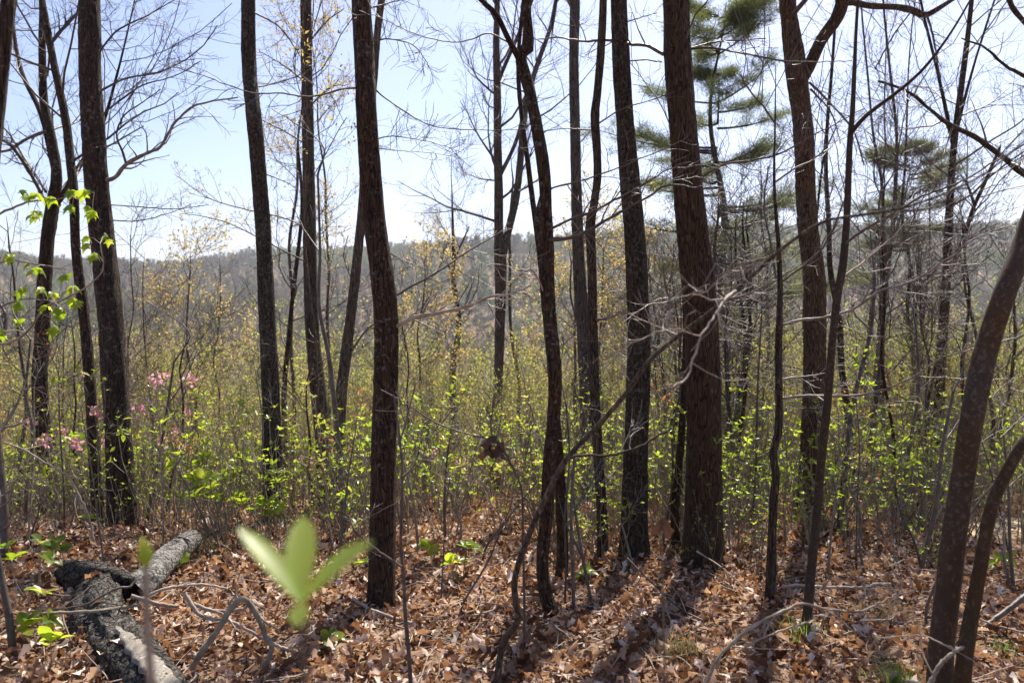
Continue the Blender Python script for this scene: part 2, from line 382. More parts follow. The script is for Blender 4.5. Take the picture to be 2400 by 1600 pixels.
def stem_mesh(q, org, sides, step, seed, flare=True, lump=.06):
    r = np.random.default_rng(seed)
    L = np.linalg.norm(np.diff(q[:, :3], axis=0), axis=1).sum()
    n = int(max(8, min(220, L / step)))
    c = spline(q, n); c[:, 3] = np.maximum(np.interp(np.linspace(0, 1, n), np.linspace(0, 1, len(q)), q[:, 3]) * 0 + c[:, 3], .002)
    if flare:
        hgt = np.linspace(0, L, n); c[:, 3] *= 1 + .34 * np.exp(-hgt / (c[0, 3] * 1.6))
    V, F = tubes(c[None, :, :3], c[None, :, 3], sides)
    V = V.reshape(n, sides, 3); ax = c[:, None, :3]
    ph = r.random(6) * 6.28; a = np.arange(sides)[None] * 2 * math.pi / sides; h = np.linspace(0, L, n)[:, None]
    e = 1 + lump * (np.sin(2 * a + 1.3 * h + ph[0]) * .6 + np.sin(3 * a - 2.1 * h + ph[1]) * .5 + np.sin(5 * a + 4.7 * h + ph[2]) * .35 + np.sin(h * 9 + ph[3]) * .25 + np.sin(9 * a + h * 3 + ph[4]) * .3)
    e += r.normal(size=(n, sides)) * lump * .35
    if flare: e += .12 * np.exp(-h / .12) * np.sin(4 * a + ph[5])
    V = ax + (V - ax) * e[:, :, None]
    mb = MB(); mb.add(V.reshape(-1, 3) - org, [F]); mb.add((np.array([c[-1, :3]]) - org), [])
    return mb, c
def crown_on(mb, C, Rr, org, seed, dens=1.0, depth=3, l=(1.0, 2.4), up=.10, tmin=.45, fine=True):
    """limbs, branches and twigs above a stem; returns terminal twigs"""
    r = np.random.default_rng(seed + 11)
    n1 = max(3, int((13 if depth > 2 else 6) * dens))
    a, ar = children(C[None], Rr[None], n1, tmin, .98, l[0], l[1], 1.0, 7, up, .16, .34, .004, r)
    v, f = tubes(a, ar, 5); mb.add(v - org, [f])
    b, br = children(a, ar, int(6), .2, .97, .4, 1.1, .8, 5, up * .7, .2, .55, .002, r)
    v, f = tubes(b, br, 4); mb.add(v - org, [f])
    if depth < 3: return b, br
    c, cr = children(b, br, 5, .2, .97, .18, .5, .75, 4, up * .5, .22, .6, .0013, r)
    v, f = tubes(c, cr, 3); mb.add(v - org, [f])
    if tmin < .36 and fine:
        e, er = children(c, cr, 3, .2, .95, .10, .28, .7, 3, up * .4, .2, .7, .0010, r)
        v, f = tubes(e, er, 3); mb.add(v - org, [f])
    return c, cr
def leaves_on(mb, C, org, per, L, seed, spread=.02, wid=.5, droop=.2):
    r = np.random.default_rng(seed + 21)
    B, N, _ = C.shape; K = B * per
    b = np.repeat(np.arange(B), per); t = r.random(K) ** .6 * (N - 1); i = np.clip(t.astype(int), 0, N - 2); f = (t - i)[:, None]
    pos = C[b, i] * (1 - f) + C[b, i + 1] * f + r.normal(size=(K, 3)) * spread
    d = norm(r.normal(size=(K, 3)) + np.array([0, 0, .2 - droop])); nr = norm(r.normal(size=(K, 3)) * .6 + np.array([0, 0, 1]))
    LL = L * (.6 + .8 * r.random(K)); v, f2 = leafquads(pos, d, nr, LL, LL * wid); mb.add(v - org, f2)

def branch_line(pts, Y0, Y1, w0, w1, seed, n=None):
    """a drawn branch: px polyline running from depth Y0 to Y1"""
    r = np.random.default_rng(seed)
    m = len(pts); q = []
    for i, (px, py) in enumerate(pts):
        k = i / (m - 1); y = Y0 + (Y1 - Y0) * k
        q.append((*P(px, py, y), .5 * mm(w0 + (w1 - w0) * k, y)))
    q = np.array(q); n = n or max(8, 4 * m)
    c = spline(q, n); c[:, :3] += r.normal(size=(n, 3)) * (.0022 * np.linspace(.3, 1, n)[:, None])
    c[:, 3] = np.maximum(c[:, 3] * (1 + .08 * r.normal(size=n)), .0011)
    return c
def add_branches(root, org, brs, Y, seed, mat, leaf=None):
    for k, b in enumerate(brs):
        c = branch_line(b['p'], b.get('Y0', Y), b.get('Y0', Y) + b.get('dY', 0), b['w'][0], b['w'][1], seed + k)
        mb = MB(); v, f = tubes(c[None, :, :3], c[None, :, 3], 7); mb.add(v - org, [f])
        name = 'branch'
        bo = mb.build(name, b.get('m', mat), root)
        tw = b.get('t', 8)
        if tw:
            r = np.random.default_rng(seed + 90 + k); mb = MB()
            L = np.linalg.norm(np.diff(c[:, :3], axis=0), axis=1).sum()
            a, ar = children(c[None, :, :3], c[None, :, 3], tw, .12, .98, .10 * L + .08, .28 * L + .12, .85, 6, .05, .2, .5, .0013, r, .35)
            v, f = tubes(a, ar, 4); mb.add(v - org, [f])
            a2, ar2 = children(a, ar, 4, .25, .95, .06, .22, .8, 4, .04, .22, .6, .0010, r)
            v, f = tubes(a2, ar2, 3); mb.add(v - org, [f])
            mb.build('twigs', M['twig'] if b.get('m', mat) is not M['twig_dark'] else M['twig_dark'], bo, kind='stuff')
            if leaf:
                mb = MB(); leaves_on(mb, a2, org, leaf[1], leaf[2], seed + k, .004); mb.build('buds', leaf[0], bo, kind='stuff')

def tree(name, label, pts, Y=None, H=11, mat='bark', dY=0.0, stems=(), brs=(), seed=1, dens=1.0, sides=20, step=.05, tmin=.45, leaf=None, group=None, cat='tree', twm='twig_dark', flare=True, l=(1.0, 2.4), lump=.06, depth=3, crown=True):
    if Y is None: Y = G(pts[-1][0], pts[-1][1])[1]
    if tmin >= .42: depth = 2
    q = fit_trunk(pts, Y, dY, True, seed)
    org = np.array([q[0, 0], q[0, 1], float(height(q[0, 0], q[0, 1]))])
    root = thing(name, label, cat, org, 0, group)
    full = extend(q, H, seed) if H else q
    mb, c = stem_mesh(full, org, sides, step, seed, flare, lump)
    mb.build('trunk', M[mat], root)
    cm = MB(); lm = MB()
    if crown:
        tw, twr = crown_on(cm, c[:, :3], c[:, 3], org, seed, dens, depth, l, tmin=tmin, fine=name == 'tree')
        if leaf: leaves_on(lm, tw, org, leaf[1], leaf[2], seed)
    for k, s in enumerate(stems):
        sq = []
        m = len(s['p'])
        for i, (px, py, wd) in enumerate(s['p']):
            y = Y + dY + s.get('dY', 0) * i / (m - 1); sq.append((*P(px, py, y), mm(wd, y) * .5))
        sq = np.array(sq)
        if s.get('H', 0): sq = extend(sq, s['H'], seed + k + 31)
        mb, sc = stem_mesh(sq, org, max(8, sides - 6), step, seed + k + 40, False, lump)
        mb.build('limb', M[mat], root)
        if s.get('crown', 1):
            tw, twr = crown_on(cm, sc[:, :3], sc[:, 3], org, seed + k + 50, dens * .6, depth, l, tmin=s.get('tmin', .3), fine=False)
            if leaf: leaves_on(lm, tw, org, leaf[1], leaf[2], seed + k)
    if cm.n: cm.build('crown', M[twm], root, kind='stuff')
    if lm.n: lm.build('buds', leaf[0], root, kind='stuff')
    add_branches(root, org, brs, Y + dY * .6, seed * 100, M[twm], leaf)
    return root

# --- the big trunks, left to right
tree('tree', 'very dark blurred trunk at the left edge of the frame, leaning out of it', [(28, -60, 32), (14, 60, 32), (-4, 240, 32), (-34, 500, 36), (-70, 900, 50), (-90, 1500, 60)], Y=2.9, H=8, mat='bark', seed=2, twm='twig_dark', dens=.8, tmin=.6)
tree('tree', 'dark forked trunk on the left behind the thick straight one, with spreading limbs', [(95, -10, 12), (97, 100, 15), (100, 225, 18), (115, 300, 20), (130, 400, 24), (120, 475, 30), (107, 575, 30), (97, 784, 31), (92, 900, 33)], Y=8.6, H=12, mat='bark', seed=3, dens=1.5, tmin=.25, l=(1.0, 2.6), sides=14,
     stems=[dict(p=[(128, 395, 18), (95, 265, 12), (50, 165, 10), (30, 60, 8), (25, -20, 7)], H=4, dY=.5), dict(p=[(118, 480, 16), (150, 440, 14), (178, 390, 12), (230, 300, 8)], H=2.5, dY=-.3)],
     brs=[dict(p=[(112, 480), (70, 400), (20, 330), (-20, 320)], w=(9, 5), dY=-.5, t=12), dict(p=[(108, 300), (60, 320), (20, 345), (-20, 350)], w=(8, 5), dY=.4, t=12), dict(p=[(105, 440), (60, 370), (15, 300), (-30, 270)], w=(7, 3), dY=.6, t=14)])
tree('tree', 'slender dark trunk just left of the thick straight trunk, pink azalea behind it', [(95, -10, 14), (120, 130, 16), (150, 270, 18), (160, 350, 19), (170, 450, 20), (175, 575, 20), (195, 750, 23), (212, 960, 25), (225, 1165, 28)], Y=6.9, H=10, mat='bark', seed=4, dens=1.6, tmin=.30, sides=14,
     brs=[dict(p=[(112, 105), (150, 60), (190, 20), (230, -10)], w=(9, 6), dY=.4, t=10), dict(p=[(168, 430), (190, 370), (260, 330), (330, 290)], w=(6, 3), dY=.8, t=12)])
tree('tree', 'thickest straight dark trunk on the left, a pale bent limb on its right side', [(205, -10, 46), (208, 180, 47), (216, 330, 49), (224, 450, 50), (240, 600, 52), (258, 780, 55), (270, 950, 58), (280, 1165, 62)], Y=6.6, H=12, mat='bark', seed=5, dens=1.6, tmin=.38,
     brs=[dict(p=[(238, 415), (265, 407), (290, 377), (335, 353), (370, 335), (400, 285), (440, 247), (490, 232), (545, 225)], w=(11, 3), dY=-.25, t=16, m=M['twig']),
          dict(p=[(290, 377), (280, 345), (268, 310), (285, 265), (320, 240), (370, 205)], w=(6, 2), Y0=6.55, dY=-.4, t=12),
          dict(p=[(228, 270), (270, 235), (330, 195), (400, 175), (460, 140)], w=(5, 2), dY=.3, t=14), dict(p=[(228, 120), (270, 70), (340, 35), (400, 0)], w=(5, 2), dY=.4, t=14),
          dict(p=[(230, 210), (290, 180), (370, 165), (450, 120), (500, 60)], w=(5, 2), dY=-.4, t=16), dict(p=[(245, 470), (320, 475), (400, 480), (480, 470)], w=(3, 1.4), dY=.5, t=8), dict(p=[(248, 505), (310, 508), (380, 492), (440, 470)], w=(3, 1.2), dY=.3, t=8)])
tree('tree', 'dark straight trunk in the left half, green leafy shrub at its foot', [(570, -10, 30), (572, 150, 31), (582, 260, 33), (592, 360, 34), (604, 520, 35), (612, 700, 38), (619, 850, 40), (624, 980, 42), (626, 1140, 45)], Y=6.7, H=12, mat='bark_lichen', seed=6, tmin=.5,
     brs=[dict(p=[(585, 30), (640, 60), (670, 100), (690, 130)], w=(4, 2), dY=.4, t=9), dict(p=[(590, 200), (640, 190), (700, 170)], w=(4, 2), dY=.5, t=9), dict(p=[(610, 400), (660, 420), (690, 440)], w=(3, 1.2), dY=.2, t=6)])
tree('tree', 'greyish-brown trunk between the two dark trunks of the left half', [(703, -10, 24), (704, 120, 25), (706, 250, 27), (709, 420, 29), (712, 580, 32), (718, 760, 32), (734, 930, 34), (745, 1060, 36), (747, 1200, 38)], Y=8.4, H=12, mat='bark_grey', seed=7, tmin=.45, sides=16, dens=1.2, leaf=(M['yellow'], 3, .022),
     brs=[dict(p=[(716, 90), (750, 50), (790, 20)], w=(5, 2), dY=.3, t=9), dict(p=[(700, 330), (650, 300), (600, 275)], w=(4, 2), dY=.4, t=10), dict(p=[(700, 520), (650, 500), (560, 480), (480, 455), (400, 400)], w=(4, 1.4), dY=-.5, t=22),
          dict(p=[(716, 240), (760, 200), (800, 195)], w=(4, 2), dY=.4, t=12), dict(p=[(703, 190), (650, 150), (600, 120)], w=(4, 2), dY=.3, t=12), dict(p=[(700, 600), (620, 560), (520, 510), (420, 490)], w=(4, 1.4), dY=.3, t=20)])
tree('tree', 'leaning brown trunk half hidden behind the thick central-left trunk', [(838, 380, 20), (832, 480, 21), (816, 640, 23), (798, 790, 25), (783, 920, 27), (776, 1060, 28), (770, 1190, 30)], Y=8.0, H=10, mat='bark_grey', seed=8, tmin=.5, sides=14, leaf=(M['yellow'], 3, .022), dens=1.1,
     brs=[dict(p=[(812, 650), (790, 590), (800, 540)], w=(4, 2), dY=.3, t=8), dict(p=[(790, 830), (840, 760), (870, 740)], w=(5, 3), dY=.2, t=6)])
tree('tree', 'thick dark furrowed trunk left of centre standing in leaf litter', [(829, -10, 43), (836, 110, 44), (842, 250, 46), (850, 380, 47), (862, 520, 49), (878, 640, 52), (886, 740, 54), (886, 880, 56), (882, 1020, 57), (879, 1180, 60), (875, 1392, 62)], H=12, mat='bark', seed=9, sides=28, step=.035, tmin=.5,
     brs=[dict(p=[(905, 752), (949, 730), (999, 720), (1064, 705), (1104, 692), (1129, 680), (1174, 675), (1219, 655)], w=(11, 3), dY=-.3, t=13, m=M['stick']),  # sun on this branch is given by the pale stick colour
          dict(p=[(900, 684), (950, 655), (1004, 625), (1064, 585), (1129, 545), (1164, 525)], w=(6, 2), dY=.35, t=9),
          dict(p=[(822, 202), (784, 205), (740, 218), (700, 222), (645, 214), (590, 215), (520, 195), (470, 175), (400, 155), (365, 147)], w=(5, 1.6), dY=-.5, t=13),
          dict(p=[(856, 200), (884, 225), (920, 250), (960, 275), (1010, 293), (1080, 298), (1150, 299), (1215, 297)], w=(4, 1.5), dY=.3, t=14),
          dict(p=[(862, 320), (900, 313), (960, 320), (1020, 335), (1060, 350)], w=(3.5, 1), dY=.2, t=14), dict(p=[(864, 340), (910, 345), (980, 350), (1050, 360)], w=(3, 1), dY=.5, t=12),
          dict(p=[(850, 95), (900, 90), (950, 105), (975, 135), (985, 160)], w=(4, 1.2), dY=.2, t=14), dict(p=[(845, 20), (900, 5), (960, -15)], w=(4, 2), dY=.3, t=10), dict(p=[(885, 575), (930, 600), (990, 620)], w=(4, 1.2), dY=.3, t=8)])
tree('tree', 'distant grey trunk forking in a narrow V against the sky at centre', [(1142, -10, 12), (1140, 100, 16), (1142, 200, 18), (1143, 330, 19), (1145, 430, 20), (1146, 545, 22), (1150, 600, 28), (1149, 700, 24), (1146, 820, 22), (1143, 900, 23), (1140, 990, 24)], Y=11.5, H=11.5, mat='bark_grey', seed=10, sides=14, dens=1.7, tmin=.33, step=.08, flare=False,
     stems=[dict(p=[(1152, 600, 18), (1166, 535, 18), (1186, 450, 17), (1198, 340, 15), (1208, 240, 14), (1230, 160, 11), (1265, 60, 9), (1280, -20, 8)], H=3, dY=.4), dict(p=[(1150, 400, 10), (1175, 350, 9), (1192, 305, 9), (1200, 270, 8)], H=0, crown=0), dict(p=[(1143, 190, 10), (1160, 150, 9), (1195, 70, 8), (1230, -20, 6)], H=3, dY=.5)],
     brs=[dict(p=[(1190, 440), (1225, 420), (1250, 400)], w=(6, 3), dY=.3, t=8), dict(p=[(1140, 415), (1100, 410), (1065, 395)], w=(4, 1.5), dY=.2, t=10), dict(p=[(1140, 250), (1120, 240), (1105, 200)], w=(4, 1.5), dY=.2, t=12)])
tree('tree', 'distant thin bare tree with a wavy trunk between the central trunks', [(1038, 440, 3), (1040, 520, 7), (1042, 590, 9), (1041, 640, 10), (1049, 690, 11), (1054, 740, 12), (1050, 790, 14), (1040, 860, 15)], Y=16, H=7.2, mat='bark_smooth', seed=11, sides=10, step=.12, tmin=.35, l=(.5, 1.3), flare=False,
     stems=[dict(p=[(1042, 600, 5), (1060, 560, 4), (1078, 520, 3)], H=0)])
tree('tree', 'sinuous dark double trunk right of centre, forking again near the top', [(1210, -10, 20), (1213, 60, 22), (1212, 110, 30), (1196, 130, 26), (1212, 190, 26), (1225, 250, 25), (1240, 330, 28), (1250, 400, 28), (1254, 480, 26), (1256, 550, 30), (1256, 640, 34), (1263, 740, 31), (1274, 850, 31), (1272, 950, 30), (1262, 1060, 31), (1256, 1180, 30), (1246, 1290, 30), (1256, 1370, 32), (1284, 1424, 38)], H=11, mat='bark', seed=12, sides=22, step=.035, tmin=.5,
     stems=[dict(p=[(1192, 135, 16), (1165, 85, 13), (1140, 35, 13), (1100, -5, 11), (1060, -60, 9)], H=3, dY=-.3), dict(p=[(1253, 570, 22), (1238, 520, 22), (1240, 480, 18), (1248, 440, 12)], H=0, crown=0, dY=-.05)],
     brs=[dict(p=[(1256, 530), (1309, 505), (1374, 480), (1429, 450), (1484, 420), (1534, 390), (1590, 370)], w=(7, 2.5), dY=-.5, t=9), dict(p=[(1256, 552), (1314, 545), (1359, 525), (1419, 490), (1484, 455), (1534, 425), (1600, 430)], w=(10, 3), dY=-.5, t=9),
          dict(p=[(1256, 437), (1284, 427), (1334, 415), (1409, 390), (1484, 360), (1534, 340)], w=(5, 2), dY=-.3, t=7),
          dict(p=[(1165, 96), (1124, 77), (1084, 90), (1044, 97), (994, 90), (934, 70), (874, 42), (824, 25)], w=(4, 1.6), dY=-.4, t=9), dict(p=[(1262, 700), (1220, 620), (1170, 655), (1140, 690)], w=(4, 1.4), dY=-.2, t=10, m=M['stick'])])
tree('tree', 'dark stem standing close behind the sinuous double trunk', [(1268, 880, 18), (1276, 960, 22), (1284, 1060, 25), (1289, 1160, 26), (1292, 1250, 27), (1290, 1322, 30)], Y=5.0, H=6.5, mat='bark', seed=13, sides=14, tmin=.6, dens=.5)
tree('tree', 'brown-grey mid-distance trunk between the double trunk and the wavy thin one', [(1320, -10, 23), (1318, 150, 23), (1321, 300, 24), (1325, 450, 25), (1329, 600, 28), (1338, 740, 29), (1344, 860, 29), (1348, 980, 30), (1350, 1080, 32)], Y=8.3, H=12, mat='bark_grey', seed=14, sides=16, tmin=.42, dens=1.2, twm='twig',
     brs=[dict(p=[(1315, 20), (1300, -10), (1290, -40)], w=(7, 5), t=4), dict(p=[(1330, 330), (1360, 300), (1390, 290)], w=(3, 1.2), t=8, dY=.2)])
tree('tree', 'thin wavy trunk between the grey trunk and the dark thick one', [(1386, -10, 17), (1380, 120, 18), (1372, 210, 18), (1366, 270, 20), (1371, 350, 18), (1372, 410, 18), (1364, 470, 18), (1356, 520, 22), (1360, 620, 21), (1362, 760, 22), (1366, 900, 23), (1375, 1060, 24), (1382, 1180, 26), (1385, 1292, 28)], H=9, mat='bark_red', seed=15, sides=16, step=.04, tmin=.5, dens=.8,
     brs=[dict(p=[(1374, 300), (1330, 297), (1290, 296), (1235, 305)], w=(3.5, 1.6), t=5), dict(p=[(1366, 290), (1430, 250), (1490, 232), (1550, 210)], w=(3.5, 2), dY=-.2, t=5), dict(p=[(1370, 735), (1395, 730), (1420, 722)], w=(7, 4), dY=-.3, t=3)])
tree('tree', 'dark straight lichen-flecked trunk right of centre, left of the widest trunk', [(1421, -10, 38), (1424, 90, 39), (1430, 200, 41), (1440, 340, 44), (1449, 450, 47), (1460, 580, 49), (1466, 700, 50), (1469, 800, 52), (1466, 900, 53), (1461, 1020, 54), (1458, 1150, 57), (1455, 1288, 62)], H=12, mat='bark_lichen', seed=16, sides=26, dens=2.0, step=.04, tmin=.5,  # unseen crown made denser to shade the leaf litter
     brs=[dict(p=[(1442, 140), (1480, 138), (1520, 142)], w=(4, 3), t=2), dict(p=[(1440, 50), (1480, 38), (1510, 30)], w=(3, 1.5), t=5, dY=-.3)])
tree('tree', 'widest ridged brown trunk right of centre', [(1551, -10, 60), (1556, 100, 62), (1564, 220, 62), (1573, 340, 63), (1584, 470, 65), (1600, 610, 72), (1610, 740, 74), (1615, 900, 76), (1618, 1060, 78), (1617, 1190, 82), (1614, 1300, 92)], H=13, mat='bark_red', seed=17, sides=30, step=.04, tmin=.48, dens=2.4,  # crown above the frame thickened for the shade it casts
     brs=[dict(p=[(1524, 125), (1484, 105), (1449, 102), (1404, 93), (1334, 95), (1284, 87), (1234, 90)], w=(10, 2.5), dY=.3, t=8), dict(p=[(1585, 112), (1643, 97), (1708, 92), (1758, 90)], w=(6, 2.5), dY=.3, t=8),
          dict(p=[(1585, 112), (1633, 110), (1693, 120), (1753, 132), (1798, 140), (1868, 142), (1958, 140)], w=(6, 2), dY=-.3, t=9), dict(p=[(1600, 415), (1658, 380), (1718, 370), (1768, 360), (1818, 340), (1878, 305), (1918, 285), (1983, 250)], w=(6, 2), dY=-.6, t=10), dict(p=[(1545, 180), (1590, 50), (1610, 20), (1635, -10)], w=(5, 3), dY=-.3, t=6),
          dict(p=[(1630, 690), (1700, 680), (1790, 640), (1850, 600)], w=(5, 2), dY=-.4, t=10, m=M['twig']), dict(p=[(1630, 640), (1720, 610), (1800, 600)], w=(4, 2), dY=-.6, t=12, m=M['twig']), dict(p=[(1590, 640), (1540, 690), (1490, 700), (1430, 740)], w=(4, 1.5), dY=-.5, t=8, m=M['twig'])])
tree('tree', 'thin crooked stem close against the left side of the widest trunk', [(1572, 640, 10), (1575, 780, 13), (1572, 880, 15), (1566, 980, 16), (1558, 1090, 19), (1550, 1180, 20), (1556, 1262, 22)], H=6, mat='bark', seed=18, sides=10, tmin=.5, dens=.5)
tree('tree', 'dark trunk with an elbow-shaped right limb near the top right', [(1808, -10, 36), (1814, 60, 38), (1824, 130, 46), (1832, 190, 48), (1842, 260, 44), (1848, 340, 46), (1851, 440, 45), (1858, 540, 46), (1870, 640, 48), (1871, 760, 48), (1870, 900, 48), (1866, 1020, 50), (1860, 1140, 54)], Y=7.2, H=11, mat='bark_red', seed=19, sides=22, tmin=.41, dens=1.6,  # fuller crown out of view, set to darken the ground at right
     stems=[dict(p=[(1838, 195, 22), (1858, 155, 26), (1888, 90, 26), (1920, 45, 27), (1934, 8, 28), (1938, -40, 26)], H=4, dY=-.3), dict(p=[(1930, 8, 16), (1960, 6, 14), (2000, 14, 14), (2060, 17, 14), (2095, 24, 16), (2125, 35, 14), (2155, 20, 11), (2195, -5, 9), (2240, -30, 7)], H=0, dY=-.2, crown=0)],
     brs=[dict(p=[(2128, 34), (2140, 70), (2150, 120), (2160, 180)], w=(6, 3), Y0=6.9, t=9), dict(p=[(2092, 28), (2060, 70), (2030, 120), (2010, 160)], w=(4, 3), Y0=6.9, t=9), dict(p=[(1860, 190), (1900, 230), (1960, 300), (1985, 380)], w=(6, 3), dY=.4, t=12), dict(p=[(1862, 205), (1910, 260), (1930, 330)], w=(5, 2), dY=.3, t=12)])
tree('tree', 'slender straight grey sapling in front of the elbow-limbed trunk, top forked', [(1968, 40, 7), (1963, 150, 9), (1958, 260, 11), (1952, 330, 13), (1946, 480, 15), (1937, 600, 17), (1922, 690, 17), (1912, 784, 17), (1900, 930, 18), (1886, 1060, 19), (1876, 1180, 19), (1864, 1300, 20), (1852, 1430, 24)], Y=3.9, H=5.5, mat='bark_smooth', seed=20, sides=12, tmin=.5, dens=.6, l=(.5, 1.2), flare=False,
     stems=[dict(p=[(1955, 305, 10), (1990, 265, 9), (2050, 220, 8), (2110, 170, 7), (2160, 110, 6), (2200, 50, 5), (2240, -20, 4)], H=0, dY=-.3, crown=0)],
     brs=[dict(p=[(1939, 562), (1964, 542), (2001, 518), (2051, 490), (2120, 450), (2200, 420), (2290, 370), (2360, 325)], w=(7, 3), dY=-.5, t=8), dict(p=[(1930, 640), (1976, 607), (2001, 585), (2034, 557), (2059, 535), (2096, 495)], w=(5, 2), dY=.3, t=8, m=M['stick'])])
tree('tree', 'small dark wavy trunk with two long side branches, right of the widest trunk', [(1788, 560, 10), (1792, 660, 13), (1790, 740, 15), (1788, 800, 17), (1789, 900, 17), (1788, 990, 18), (1776, 1040, 18), (1782, 1090, 18), (1776, 1160, 19), (1772, 1260, 21), (1768, 1394, 26)], H=3.0, mat='bark_red', seed=21, sides=14, tmin=.6, dens=.5, l=(.5, 1.2),
     brs=[dict(p=[(1792, 747), (1839, 735), (1877, 732), (1919, 722), (1959, 710), (1989, 690), (2024, 667), (2064, 657), (2114, 637), (2144, 617), (2174, 595), (2204, 575), (2219, 560), (2264, 537), (2324, 517)], w=(7, 3), dY=-.5, t=14, m=M['twig']),
          dict(p=[(1792, 916), (1848, 909), (1918, 909), (1983, 906), (2033, 894), (2068, 879), (2108, 859), (2158, 824), (2228, 804), (2352, 770), (2420, 755)], w=(6.5, 3), dY=-.7, t=9, m=M['twig']), dict(p=[(1792, 872), (1830, 866), (1870, 862), (1900, 855)], w=(5, 2.5), dY=.1, t=4, m=M['twig']), dict(p=[(1783, 640), (1770, 560), (1755, 470), (1765, 380)], w=(6, 3), dY=.1, t=8)])
tree('tree', 'tall dark background trunk at right, splitting into upright branches against the sky', [(2233, -10, 9), (2222, 90, 11), (2208, 200, 13), (2194, 310, 14), (2184, 425, 16), (2177, 550, 18), (2171, 680, 20), (2163, 800, 22), (2155, 950, 24), (2150, 1050, 26)], Y=9.2, H=11, mat='bark', seed=22, sides=14, dens=1.4, tmin=.3, step=.08,
     stems=[dict(p=[(2175, 640, 12), (2205, 570, 11), (2235, 480, 9), (2262, 420, 8), (2300, 330, 6)], H=1.5, dY=-.2), dict(p=[(2188, 330, 9), (2170, 240, 8), (2150, 150, 7), (2125, 50, 6), (2110, -20, 5)], H=3, dY=.3), dict(p=[(2238, 470, 7), (2222, 425, 5), (2205, 400, 3)], H=0), dict(p=[(2195, 310, 8), (2215, 230, 7), (2240, 140, 5), (2265, 60, 5), (2290, -20, 4)], H=3)])
tree('tree', 'near leaning trunk crossing the right edge, thicker of the two blurred ones', [(2460, 270, 42), (2400, 420, 43), (2352, 560, 44), (2306, 680, 46), (2264, 810, 48), (2232, 960, 49), (2214, 1080, 50), (2192, 1220, 52), (2176, 1360, 53), (2160, 1500, 56), (2155, 1640, 62)], Y=2.75, H=7, mat='bark_smooth', seed=23, sides=24, step=.03, tmin=.7, dens=.8)
tree('tree', 'near thinner blurred stem bending out of the right edge at the bottom', [(2480, 880, 26), (2400, 960, 28), (2350, 1020, 26), (2310, 1090, 27), (2276, 1170, 29), (2254, 1290, 30), (2234, 1400, 32), (2216, 1510, 35), (2206, 1640, 38)], Y=2.65, H=4.5, mat='bark_smooth', seed=24, sides=20, step=.03, tmin=.6, dens=.5, l=(.4, 1.0))
# the limbs that hang into the frame from a tree standing outside the right edge
tree('tree', 'bare dark limbs reaching in from beyond the right edge at the top', [(2560, -60, 40), (2545, 300, 42), (2540, 700, 44), (2535, 1100, 48)], Y=5.4, H=9, mat='bark', seed=25, sides=14, tmin=.6,
     brs=[dict(p=[(2546, 560), (2440, 460), (2352, 400), (2308, 365), (2248, 320), (2198, 295), (2168, 278), (2128, 245), (2083, 210), (2018, 188)], w=(18, 5), dY=-.8, t=9, m=M['bark']), dict(p=[(2550, 300), (2440, 220), (2352, 175), (2308, 150), (2263, 110), (2208, 90)], w=(13, 3), dY=-.6, t=8, m=M['bark']), dict(p=[(2552, 200), (2440, 120), (2352, 50), (2318, 5), (2300, -40)], w=(16, 8), dY=-.6, t=5, m=M['bark'])])

BAND = [(-500, 110, 'at the left edge'), (110, 225, 'left of the slender dark left trunk'), (225, 400, 'right of the thickest left trunk'), (400, 620, 'left of the dark straight trunk'), (620, 745, 'beside the greyish-brown trunk'), (745, 880, 'left of the thick central-left trunk'), (880, 1060, 'right of the thick central-left trunk'), (1060, 1260, 'left of the sinuous double trunk'), (1260, 1370, 'right of the sinuous double trunk'), (1370, 1460, 'left of the lichen-flecked trunk'), (1460, 1615, 'between the lichen-flecked and widest trunks'), (1615, 1780, 'between the widest and small wavy trunks'), (1780, 1870, 'left of the elbow-limbed trunk'), (1870, 2010, 'right of the elbow-limbed trunk'), (2010, 2170, 'left of the blurred leaning trunk'), (2170, 3000, 'beyond the blurred leaning trunk')]
def where(px): return [b[2] for b in BAND if b[0] <= px < b[1]][0]
def depth_word(Y, a, b): return 'front' if Y < a else ('middle' if Y < b else 'rear')
# --- background trunks in between, each where the photograph shows one
def bgtree(px, top, w, Y, lean, seed, label, mat='bark_grey', leaf=None, H=None, dens=.9, tmin=.3, curve=10):
    r = np.random.default_rng(seed)
    yb = 730 + FPX * (CAM_Z - float(height((px - 1176) / FPX * Y, Y))) / Y
    if H is None:
        H = 9 if top < 320 else ((730 - top) / FPX * Y + CAM_Z - float(height((px - 1176) / FPX * Y, Y))) * 1.12
    ys = np.linspace(top, yb, 9); pts = []; sw = r.random() * 6.28
    for i, yy in enumerate(ys):
        k = 1 - i / 8; pts.append((px + lean * k + r.normal() * curve * .35 + curve * 1.3 * math.sin(k * 5 + sw), yy, w * (1 - .6 * k)))
    return tree('slender_tree', label, pts, Y=Y, H=H, mat=mat, seed=seed, sides=9, step=.12, dens=dens, tmin=tmin, l=(.6, 1.6), leaf=leaf, flare=False, depth=3, group='slender trunks in the background')
